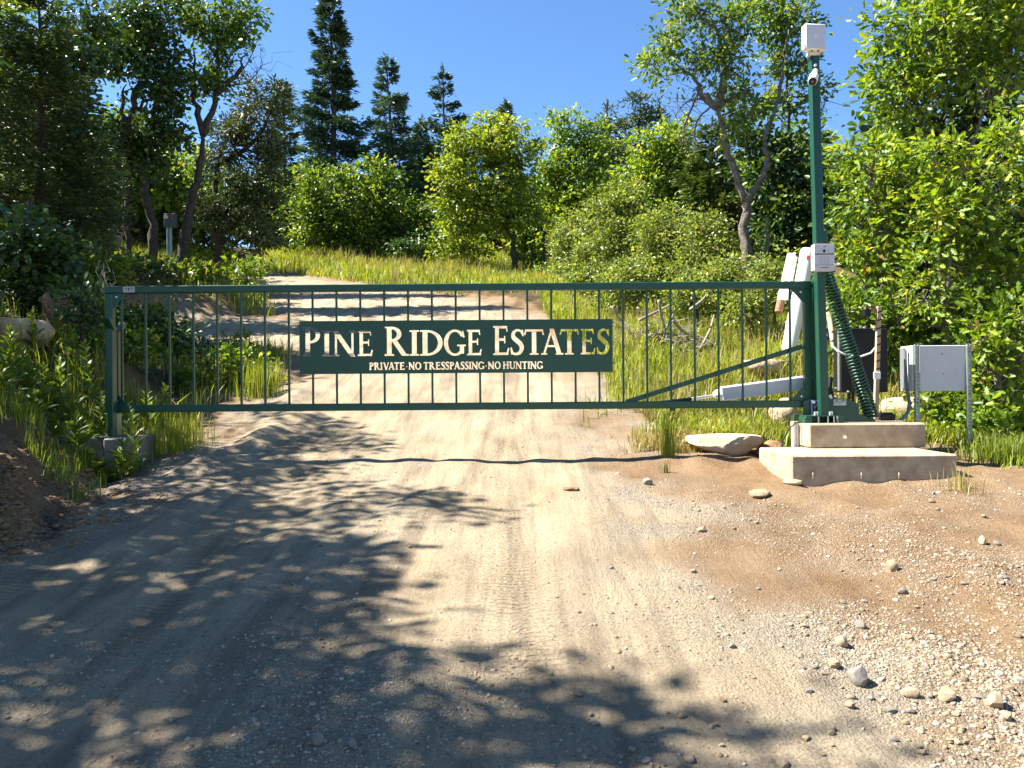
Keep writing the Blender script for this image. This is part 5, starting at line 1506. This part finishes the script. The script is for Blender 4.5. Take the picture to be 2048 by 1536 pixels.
broadleaf('oak_tree', 'bright rounded oak left of the green fir', 'tree', 23.0, [[(1320, 560), (1325, 450), (1320, 350)]],
          [(1310, 300, 60, 48), (1350, 265, 40, 40), (1285, 370, 55, 65), (1350, 340, 45, 60), (1320, 430, 70, 55), (1370, 400, 36, 50)], 'oak_bright', 0.135, 'mid', 3.7, 215, 0.12, cl=0.34)
broadleaf('oak_tree', 'tall twisted grey oak with forked trunk behind the gate', 'tree', 14.2,
          [[(1505, 600), (1498, 540), (1490, 480), (1492, 420), (1484, 385), (1462, 320), (1448, 270), (1436, 215)],
           [(1436, 215), (1412, 195), (1398, 170), (1372, 142), (1340, 120)],
           [(1490, 400), (1520, 365), (1534, 330), (1530, 280), (1555, 200), (1570, 120), (1575, 60)],
           [(1436, 215), (1448, 150), (1440, 80), (1425, 30)], [(1500, 580), (1530, 500), (1535, 440)]],
          [(1335, 85, 48, 45), (1405, 40, 55, 45), (1370, 5, 55, 35), (1465, 95, 40, 50), (1310, 135, 36, 32), (1450, 165, 36, 40), (1430, 110, 40, 40), (1470, 30, 45, 45), (1340, 150, 30, 25), (1495, 180, 30, 40), (1400, 100, 40, 40), (1465, 250, 26, 34)],
          'oak_mid', 0.105, 'oak', 3.0, 216, 0.115, bark='bark_grey', cl=0.25, per=34,
          bare=[[(1420, 200), (1380, 200), (1350, 230)], [(1400, 180), (1370, 250), (1365, 290)], [(1440, 200), (1395, 240), (1390, 300)]])
broadleaf('oak_tree', 'slender oak whose crown rises just left of the panel antenna', 'tree', 17.0,
          [[(1590, 600), (1585, 450), (1580, 300), (1575, 180), (1570, 90)]],
          [(1560, 45, 50, 55), (1600, 30, 40, 45), (1590, 130, 40, 50), (1570, 200, 45, 35), (1630, 180, 25, 35), (1550, 110, 25, 30), (1520, 10, 30, 30)], 'oak_mid', 0.105, 'mid', 3.4, 217, 0.05, cl=0.26, per=34,
          bare=[[(1580, 260), (1540, 210), (1530, 170)], [(1600, 270), (1640, 230), (1650, 200)]])
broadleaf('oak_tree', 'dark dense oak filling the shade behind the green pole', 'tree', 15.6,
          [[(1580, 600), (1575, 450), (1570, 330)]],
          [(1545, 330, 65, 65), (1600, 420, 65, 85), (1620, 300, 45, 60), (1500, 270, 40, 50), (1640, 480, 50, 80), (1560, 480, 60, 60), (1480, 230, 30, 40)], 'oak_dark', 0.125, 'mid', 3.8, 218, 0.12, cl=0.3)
MID = (('broad pale shrub right of the round yellow green oak', 1165, 485, 65, 80, 21.0), ('tall pale shrub behind the right part of the sign', 1245, 450, 65, 105, 18.5),
       ('pale dense shrub behind the brush pile', 1330, 490, 70, 85, 16.5), ('pale shrub with dark stems left of the twisted oak', 1410, 500, 60, 80, 15.2),
       ('low pale shrub at the foot of the twisted oak', 1460, 560, 60, 50, 13.2), ('leafy shrub touching the leaning white pipes', 1545, 560, 50, 60, 12.6),
       ('pale twiggy shrub above the brush pile', 1270, 565, 60, 45, 15.0), ('small pale shrub on the verge left of the brush pile', 1180, 560, 45, 35, 19.0),
       ('tall pale shrub between the round oak and the verge', 1150, 505, 40, 60, 24.0), ('spreading pale shrub below the pale crowned oak', 1195, 520, 60, 55, 20.0), ('pale shrub crowding the top rail left of the brush pile', 1235, 575, 45, 45, 16.0),
       ('green twiggy shrub behind the brush pile and pickets', 1390, 590, 55, 50, 13.6), ('pale shrub low between the twisted oak and white pipes', 1500, 610, 45, 45, 12.4), ('pale shrub just right of the leaning white pipes', 1650, 600, 40, 60, 11.4))
for i, (lab, px, py, rx, ry, Y) in enumerate(MID):
    broadleaf('shrub', lab, 'shrub', Y, [[(px, py + ry), (px + 6, py + ry * .3), (px - 4, py - ry * .5)], [(px, py + ry * .8), (px - rx * .5, py), (px - rx * .6, py - ry * .4)], [(px, py + ry * .8), (px + rx * .5, py + ry * .1), (px + rx * .6, py - ry * .4)]],
              [(px, py, rx, ry * .75), (px - rx * .55, py + ry * .2, rx * .6, ry * .6), (px + rx * .55, py + ry * .25, rx * .6, ry * .6), (px + rx * .2, py - ry * .55, rx * .6, ry * .5), (px - rx * .35, py - ry * .45, rx * .5, ry * .45), (px, py + ry * .65, rx, ry * .4)],
              'shrub_pale', 0.070 if Y < 17 else 0.088, 'plain', 2.5, 230 + i, 0.035, bark='bark_grey', cl=0.22, per=30, twigs=0.35)
# filling the slope behind everything
conifer('fir_tree', 'dark fir standing behind the olive juniper', 560, 165, 40.0, 55, 'fir', 207, dens=1.0, tuft=0.22, power=0.7)
for i, (px, py, rx, ry, Y, lm, lab) in enumerate(((925, 488, 60, 34, 29.5, 'oak_yellow', 'low sunny scrub under the left limbs of the round oak'), (1058, 510, 34, 30, 28.8, 'oak_mid', 'low scrub between the twin trunks of the round oak'),
        (1110, 540, 36, 28, 26.0, 'oak_bright', 'low bright scrub right of the twin trunks'), (840, 492, 60, 26, 32.0, 'oak_dark', 'dark low scrub left of the round oak'))):
    broadleaf('shrub', lab, 'shrub', Y, [[(px, py + ry), (px + 4, py + ry * 0.3), (px - 5, py - ry * 0.3)]],
              [(px, py, rx, ry), (px - rx * .6, py + ry * .3, rx * .5, ry * .6), (px + rx * .6, py + ry * .3, rx * .5, ry * .6)], lm, 0.14, 'mid', 3.0, 260 + i, 0.03, cl=0.3, per=30)
fill = broadleaf('oak_tree', 'oak on the slope behind the round yellow green oak', 'tree', 0,
          [[(2.5, 42, 8.9), (2.6, 42, 10.5), (2.4, 42, 12)]],
          [((2.5, 42, 12), (2.2, 1.8, 1.5)), ((1.2, 41.6, 10.8), (1.6, 1.5, 1.2)), ((4.0, 41.8, 10.9), (1.6, 1.5, 1.2)), ((2.6, 41.5, 10.0), (2.4, 1.5, 0.9))], 'oak_mid', 0.22, 'mid', 3.6, 250, 0.12, world=True, cl=0.5)
for x, y, rz, s, lab in ((-12.6, 38.5, 1.5, 1.0, 'oak on the slope where the road leaves to the left'), (-11.0, 43, 2.5, 1.15, 'oak on the slope behind the tallest spruce'), (-5, 40.5, 0.9, 0.9, 'oak on the slope between the two spruces'), (-20, 41, 4.9, 1.3, 'oak on the slope above the far road bend'), (-15.5, 31, 5.5, 1.15, 'oak on the slope above the olive juniper'), (-13.5, 26.5, 0.3, 0.95, 'oak on the slope right behind the meter box'), (-0.2, 39, 3.3, 0.8, 'low oak on the slope left of the round oak'), (5.5, 38, 1.2, 1.05, 'oak on the slope right behind the pale crowned oak'), (10.8, 33, 5.8, 1.1, 'oak on the slope before the junipers'), (-2.7, 34.5, 0.4, 0.72, 'low oak scrub left of the round oak'), (-0.4, 33.5, 2.2, 0.70, 'low oak scrub behind the round oak'), (1.6, 33.0, 4.2, 0.78, 'low oak scrub behind the twin trunks'), (3.6, 32.5, 5.5, 0.85, 'low oak scrub under the pale crowned oak'), (-5.4, 35.5, 3.4, 0.68, 'low oak scrub right of the dark thicket'), (6.0, 29, 1.1, 0.95, 'low oak scrub under the junipers'), (-11.5, 24, 2.8, 0.9, 'low oak scrub behind the meter box'), (8.5, 40, 2.0, 1.1, 'oak on the slope behind the junipers'), (13.5, 37, 4.0, 1.2, 'oak on the slope behind the bright rounded oak'), (19, 34, 1.0, 1.3, 'oak on the slope behind the twisted oak'),
                         (-2.5, 44, 3.0, 0.9, 'oak on the slope under the dark open fir'), (-7.5, 42, 5.0, 0.85, 'oak on the slope under the slim spruce'), (-13, 41, 0.7, 1.0, 'oak on the slope left of the tallest spruce'),
                         (-18, 36, 2.6, 1.2, 'oak on the slope behind the olive juniper'), (-21, 31, 3.7, 1.3, 'oak on the slope behind the forked oak'), (-19, 26, 1.7, 1.2, 'oak on the slope behind the leaning grey trunk'), (12, 26, 0.2, 1.1, 'oak on the slope behind the dense dark oak'), (15, 20, 2.9, 1.2, 'oak behind the right thicket')):
    clone(fill, (x, y, gz(x, y) - 0.1), rz, s, lab)

# ---------------------------------------------------------------- the thicket at the right
RT = (('oak thicket reaching over the top right beside the antenna', 10.6, [[(1900, 700), (1880, 450), (1850, 250), (1790, 110)], [(1880, 450), (1960, 250), (1990, 100)]],
       [(1790, 150, 60, 65), (1770, 60, 55, 50), (1860, 60, 80, 70), (1840, 180, 75, 75), (1950, 30, 90, 70), (1770, 250, 45, 50), (1930, 140, 80, 75), (2020, 110, 70, 80), (1900, -60, 90, 60), (2030, 10, 60, 60)], 'oak_bright', 301),
      ('oak bush with a few orange leaves right of the green pole', 10.0, [[(1740, 750), (1735, 600), (1745, 450), (1740, 350)], [(1735, 600), (1800, 480), (1810, 380)]],
       [(1730, 380, 60, 65), (1760, 470, 70, 65), (1715, 510, 45, 55), (1800, 360, 65, 65), (1760, 300, 50, 45), (1820, 450, 60, 60), (1740, 590, 60, 60), (1700, 300, 25, 30)], 'oak_bright', 302),
      ('vivid green oak bush above the grey enclosure', 9.3, [[(1900, 800), (1890, 620), (1900, 480)], [(1890, 620), (1960, 520), (1980, 420)]],
       [(1880, 420, 70, 70), (1950, 350, 80, 75), (1900, 520, 80, 65), (2000, 450, 75, 80), (1850, 600, 80, 60), (2030, 280, 60, 80), (1880, 300, 55, 50), (1800, 640, 55, 55), (1960, 580, 60, 50), (2040, 560, 60, 60)], 'oak_bright', 303),
      ('low leafy bush right of the perforated posts', 8.5, [[(2000, 860), (1995, 740), (2000, 660)]],
       [(1985, 660, 65, 65), (2035, 730, 60, 70), (1970, 770, 55, 55), (2030, 830, 60, 45), (2040, 620, 50, 60), (1985, 845, 45, 35), (1955, 700, 40, 50)], 'oak_bright', 304),
      ('dark understory bush behind the grey enclosure', 9.6, [[(1850, 800), (1850, 740), (1845, 690)]],
       [(1850, 690, 75, 55), (1780, 700, 55, 55), (1910, 740, 60, 55), (1720, 680, 40, 55), (1900, 820, 50, 45), (1790, 790, 30, 35), (1945, 800, 40, 50), (1830, 640, 70, 45), (1700, 620, 40, 50)], 'oak_mid', 305))
for lab, Y, tr, bl, lm, sd in RT:
    broadleaf('oak_thicket', lab, 'thicket', Y, tr, bl, lm, 0.115, 'oak', 3.4, sd, 0.06, bark='bark_grey', cl=0.24, per=26, twigs=0.6,
              bare=[[(1960, 200), (2010, 180), (2040, 150)], [(1950, 160), (2000, 210), (2050, 230)]] if sd == 301 else ([[(1790, 440), (1782, 390), (1770, 350)], [(1792, 430), (1830, 400), (1850, 395)]] if sd == 302 else None))
broadleaf('oak_thicket', 'shaded oak thicket deep behind the vivid green bush', 'thicket', 12.8, [[(1850, 700), (1850, 500), (1850, 300)]],
          [(1750, 420, 80, 110), (1850, 480, 110, 140), (1960, 420, 110, 150), (1820, 280, 90, 110), (1960, 200, 110, 140), (1990, 60, 90, 90), (1880, 60, 80, 80), (2040, -20, 70, 70), (1800, 170, 60, 60), (1720, 600, 60, 80), (1860, 650, 110, 70), (1990, 640, 90, 90)], 'oak_dark', 0.15, 'mid', 4.0, 306, 0.12, cl=0.34)

# ---------------------------------------------------------------- grass
def grass(name, label, n, sampler, hmin, hmax, material, seed, width=0.006, lean=0.45):
    r = np.random.default_rng(seed)
    x, y, hs = sampler(r, n)
    z = ground_z(x, y)
    m = len(x)
    h = r.uniform(hmin, hmax, m) * hs
    az = r.uniform(0, 2 * math.pi, m); ln = np.abs(r.normal(0, lean, m))
    dx, dy = np.cos(az) * ln * h, np.sin(az) * ln * h
    fa = az + math.pi / 2 + r.normal(0, 0.5, m)
    w = width * r.uniform(0.7, 1.5, m) * np.sqrt(np.maximum(y, 6) / 8)
    wx, wy = np.cos(fa) * w, np.sin(fa) * w
    V = np.zeros((m, 5, 3))
    V[:, 0] = np.stack([x - wx, y - wy, z - 0.02], -1); V[:, 1] = np.stack([x + wx, y + wy, z - 0.02], -1)
    V[:, 2] = np.stack([x + dx * .35 - wx * .8, y + dy * .35 - wy * .8, z + h * .6], -1); V[:, 3] = np.stack([x + dx * .35 + wx * .8, y + dy * .35 + wy * .8, z + h * .6], -1)
    V[:, 4] = np.stack([x + dx, y + dy, z + h * (1 - 0.25 * np.minimum(ln, 1))], -1)
    Fc = (np.array([(0, 1, 3), (0, 3, 2), (2, 3, 4)])[None] + (np.arange(m) * 5)[:, None, None]).reshape(-1, 3)
    t = np.clip(r.normal(0.5, 0.2, m) + 0.15 * N_mid(x, y), 0, 0.94)
    t = np.where(r.random(m) < 0.05, 1.0, t)
    o = link(name, np_mesh(name, V.reshape(-1, 3), Fc, 3, np.repeat(t, 5)), M[material])
    return tag(o, label, 'grass', kind='stuff')
def region(x0, x1, y0, y1, fn, pw=1.0):
    def f(r, n):
        xs, ys, hs = [], [], []
        tot = 0
        while tot < n:
            y = y0 + (y1 - y0) * r.random(n) ** pw; x = r.uniform(x0, x1, n)
            p, h = fn(x, y)
            k = r.random(n) < p
            xs.append(x[k]); ys.append(y[k]); hs.append(np.broadcast_to(h, x.shape)[k]); tot += k.sum()
            if k.sum() == 0: break
        return np.concatenate(xs)[:n], np.concatenate(ys)[:n], np.concatenate(hs)[:n]
    return f
off_road = lambda x, y, m=0.15: sstep(-m + 0.2, -m - 0.35, road_sd(x, y))
clear_pad = lambda x, y: ~((x > px_l - 0.25) & (x < px_r + 0.15) & (y < 8.0))
grass('verge_grass', 'tall sunny grass on the verge right of the road', 42000,
      region(0.8, 5.2, 8.0, 22, lambda x, y: (off_road(x, y) * clear_pad(x, y) * np.clip(0.75 + 0.5 * N_mid(x, y), 0, 1), 0.55 + 0.45 * sstep(8.5, 11, y)), 1.3), 0.16, 0.42, 'grass', 401)
grass('verge_edge_grass', 'short thin dry grass at the gate end of the sunny verge', 5000,
      region(0.9, 3.2, 7.35, 9.2, lambda x, y: (off_road(x, y) * clear_pad(x, y) * np.clip(0.2 + 0.9 * N_mid(x, y) + 0.5 * (y - 7.6), 0, 1), 1.0)), 0.05, 0.17, 'grass_dry', 402, 0.004)
grass('verge_stalks', 'dry seeding stalks standing in the sunny verge grass', 3500,
      region(1.2, 5.0, 8.6, 20, lambda x, y: (off_road(x, y) * clear_pad(x, y) * np.clip(0.4 + 0.9 * N_mid(x * .8, y * .8), 0, 1), 1.0), 1.2), 0.3, 0.62, 'grass_dry', 408, 0.0035, 0.3)
grass('bank_stalks', 'dry stalks and seed heads on the bank below the round oak', 3500,
      region(-9, 6, 24, 37, lambda x, y: (off_road(x, y, 0.3) * (x > np.interp(y, LEFT_Y, RIGHT_X)) * np.clip(0.4 + 0.9 * N_mid(x * .5, y * .5), 0, 1), 1.0)), 0.4, 0.9, 'grass_dry', 409, 0.005, 0.3)
grass('bank_grass', 'bright tall grass covering the bank below the round oak', 34000,
      region(-11, 6, 22, 37, lambda x, y: (off_road(x, y, 0.3) * (x > np.interp(y, LEFT_Y, RIGHT_X)) * np.clip(0.9 + 0.3 * N_mid(x, y), 0, 1), 0.5 + 0.5 * np.clip((0 - road_sd(x, y)) / 2, 0, 1))), 0.22, 0.55, 'grass', 403, 0.007)
grass('shade_grass', 'tall seeding grass in the shade behind the catch post', 4200,
      region(-7.5, -3.2, 7.3, 13.4, lambda x, y: (off_road(x, y, 0.2) * np.clip(0.5 + 0.8 * N_mid(x * 1.3, y * 1.3), 0, 1), 0.7 + 0.3 * (y < 9))), 0.15, 0.55, 'grass', 404, 0.005)
grass('hill_grass', 'sunlit grass on the bank under the left oaks', 12000,
      region(-14, -5, 17.6, 30, lambda x, y: (off_road(x, y, 0.2) * (x < np.interp(y, LEFT_Y, LEFT_X)), 1.0)), 0.2, 0.5, 'grass', 405, 0.007)
grass('soil_bank_grass', 'sparse grass blades on the crumbly soil bank at the left', 2200,
      region(-5.0, -3.2, 5.2, 7.3, lambda x, y: (np.clip(0.1 + 0.8 * N_mid(x * 1.7, y * 1.7) + 0.4 * (y - 6.2), 0, 1) * off_road(x, y, 0.1), 1.0)), 0.06, 0.22, 'grass', 406, 0.004)
grass('thicket_grass', 'green grass under the thicket right of the slab', 4500,
      region(3.7, 6.5, 6.6, 9.0, lambda x, y: (np.clip(sstep(4.0, 4.6, x) * sstep(6.5, 7.2, y) + sstep(7.7, 8.3, y), 0, 1) * clear_pad(x, y), 1.0)), 0.05, 0.19, 'grass', 407, 0.005, 0.75)

def tuft(name, label, px, py, n, h, spread, material, seed, Y=None):
    x0, y0 = ground_at(px, py)
    o = grass(name, label, n, lambda r, n: (x0 + r.normal(0, spread, n), y0 + r.normal(0, spread, n), np.ones(n)), h * 0.5, h, material, seed, 0.0032, 0.22)
    del o['kind']
    return tag(o, label, 'grass')
tuft('grass_tuft', 'wispy tall grass tuft standing below the gate opener clevis', 1338, 912, 130, 0.50, 0.035, 'grass', 411)
tuft('grass_tuft', 'small dry grass sprig on the soil below the wispy tuft', 1330, 945, 30, 0.14, 0.02, 'grass_dry', 412)
tuft('grass_tuft', 'dry flattened grass sprig in front of the slab corner', 1920, 985, 60, 0.20, 0.07, 'grass_dry', 413)
tuft('grass_tuft', 'lush green grass tuft at the foot of the thicket', 2025, 925, 700, 0.30, 0.14, 'grass', 414)
tuft('grass_tuft', 'green grass clump hanging at the left road edge by the tall weed', 345, 900, 420, 0.42, 0.14, 'grass', 415)
tuft('grass_tuft', 'thin grass clump growing against the weathered concrete block', 200, 930, 160, 0.22, 0.12, 'grass_dry', 416)
tuft('grass_tuft', 'bright grass clump at the road edge behind the left pickets', 520, 792, 400, 0.55, 0.12, 'grass', 417)

# ---------------------------------------------------------------- weeds
lance = None
def weed(label, px, py, h, nl, leafw, seed, name='leafy_weed', matn='herb', pos=None, spread=1.0):
    r = np.random.default_rng(seed)
    x0, y0 = pos if pos else ground_at(px, py)
    z0 = gz(x0, y0)
    root = thing(name, label, 'weed', (x0, y0, z0))
    lx = r.normal(0, 0.04); ly = r.normal(0, 0.04)
    stem = np.array([(lx * t ** 2 * h / .5, ly * t ** 2, h * t - 0.02) for t in np.linspace(0, 1, 7)])
    link('stem', MB().tube(stem, np.linspace(0.007, 0.002, 7), 6).mesh('stem', (0, 0, 0), 'all'), M[matn + '_stem'], root)
    global lance
    if lance is None:
        v = [(0, 0, 0), (.2, .07, .02), (.5, .12, .03), (.8, .07, -.02), (1, 0, -.10), (.8, -.07, -.02), (.5, -.12, .03), (.2, -.07, .02), (.5, 0, .0)]
        f = [(0, 8, 1), (1, 8, 2), (2, 8, 3), (3, 8, 4), (4, 8, 5), (5, 8, 6), (6, 8, 7), (7, 8, 0)]
        lance = []
        for k in range(3):
            me = np_mesh('leaf', v, f, 3, np.full(9, (0.35, 0.6, 0.85)[k])); lance.append(me)
            me.materials.append(M[matn])
    for i in range(nl):
        t = 0.06 + 0.92 * i / nl
        az = i * 2.4 + r.normal() * 0.3
        s = leafw * (1.05 - 0.75 * t) * r.uniform(0.8, 1.2)
        o = link('leaf', lance[i % 3], None, root)
        p = np.array([np.interp(t, np.linspace(0, 1, 7), stem[:, k]) for k in range(3)])
        o.location = p
        o.rotation_euler = (r.normal() * 0.3, -R(28 + 30 * t) + r.normal() * 0.2, az)
        o.scale = (s, s * spread, s)
    return root
M['herb_stem'] = mat('herb_stem', (0.11, 0.16, 0.04), 0.6)
weed('tall leafy weed growing beside the weathered concrete block', 272, 945, 0.62, 40, 0.17, 501)
weed('pale broad leaved weed behind the flat tan boulder', 1465, 845, 0.13, 8, 0.17, 502, pos=(P(1465, 840, 7.95)[0], 7.95), spread=1.8)
for i, (px, Y, h, lab) in enumerate(((40, 8.0, 0.42, 'leafy weed under the pale slab boulder'), (85, 7.8, 0.50, 'bushy weed between slab boulder and block'), (120, 8.2, 0.55, 'upright weed above the weathered concrete block'),
                                     (160, 7.9, 0.48, 'spreading weed behind the weathered concrete block'), (198, 8.0, 0.62, 'pale leaved weed touching the catch post'), (30, 7.4, 0.35, 'low weed at the top of the soil bank'),
                                     (180, 8.5, 0.75, 'tall weed behind the catch post'), (70, 8.6, 0.6, 'bright weed right of the pale slab boulder'), (140, 7.5, 0.4, 'small weed on the edge of the soil bank'), (10, 7.9, 0.5, 'weed at the foot of the pale slab boulder'),
   (150, 6.85, 0.30, 'weed hiding the front of the concrete block'), (200, 6.8, 0.26, 'weed before the catch post footing'), (240, 6.85, 0.34, 'weed leaning on the footing corner'), (175, 6.7, 0.22, 'short weed before the concrete block'),
   (60, 6.9, 0.25, 'little weed low on the soil bank'), (110, 7.0, 0.28, 'little weed beside the concrete block'), (5, 6.8, 0.3, 'little weed on the crumbled bank edge'), (225, 7.85, 0.45, 'weed filling the gap beside the catch post'),
   (55, 7.6, 0.38, 'broad weed at the middle of the soil bank top'), (100, 8.0, 0.45, 'pale weed between the bushy weed and the upright weed'), (215, 8.3, 0.5, 'weed just behind the flared guide'), (255, 8.2, 0.55, 'weed behind the first gate picket'), (300, 8.4, 0.5, 'weed behind the second gate picket'),
   (150, 8.8, 0.6, 'tall weed below the small dark shrub'), (115, 9.0, 0.6, 'weed below the brown root clod'), (20, 8.2, 0.4, 'small weed hugging the pale slab boulder'), (330, 8.8, 0.5, 'weed behind the third gate picket'), (175, 7.3, 0.3, 'weed rising over the concrete block top'))):
    weed(lab, 0, 0, h, 32, 0.22, 520 + i, pos=(P(px, 800, Y)[0], Y), spread=1.5)

# ---------------------------------------------------------------- brush pile
bY = 12.2
bxx = P(1310, 680, bY)[0]
bru = thing('brush_pile', 'grey dead brush pile on the mound behind the right pickets', 'brush pile', (bxx, bY, gz(bxx, bY)))
r = np.random.default_rng(600)
for k, path in enumerate(([(1225, 612), (1240, 640), (1262, 665), (1285, 690)], [(1318, 600), (1322, 630), (1330, 660), (1322, 700)], [(1330, 660), (1345, 635), (1350, 615)], [(1380, 620), (1405, 600), (1412, 590)],
                          [(1280, 640), (1320, 620), (1345, 606)], [(1260, 690), (1300, 670), (1350, 665)], [(1345, 640), (1370, 665), (1400, 680)], [(1400, 700), (1420, 660), (1428, 630)])):
    pts = smooth_path([P(a, b, bY - 0.15 + 0.1 * r.normal()) for a, b in path], 4)
    MB().tube(pts, np.linspace(0.028, 0.010, len(pts)), 6).build('branch', M['deadwood'], bru, smooth='all')
tw = MB()
for k in range(260):
    a = P(r.uniform(1235, 1420), r.uniform(640, 705), bY + r.uniform(-0.5, 0.6))
    a[2] = gz(a[0], a[1]) + r.uniform(0, 0.30)
    d = r.normal(size=3) * (0.28, 0.2, 0.12)
    tw.tube(wobble(a, a + d, 4, 0.08, r), [0.008, 0.007, 0.005, 0.002], 4, False)
tw.build('twigs', M['deadwood'], bru, smooth='all', kind='stuff')
for k, (a, b, lab) in enumerate((((215, 560), 0, 'pale dead twiggy branch leaning over the catch post'), ((235, 450), 1, 'bare grey dead branches low between the oak trunks'))):
    Y = (9.5, 18.0)[k]
    base = P(a[0], a[1] + 50, Y)
    db = MB()
    for j in range(10):
        e = P(a[0] + r.uniform(-25, 30) , a[1] + r.uniform(-60, 20), Y + r.normal() * .1)
        db.tube(wobble(base, e, 6, 0.07, r), np.linspace(0.010 + 0.008 * k, 0.003, 6), 4, False)
    o = db.build('dead_branch', M['deadwood'], smooth='all')
    tag(o, lab, 'branch')
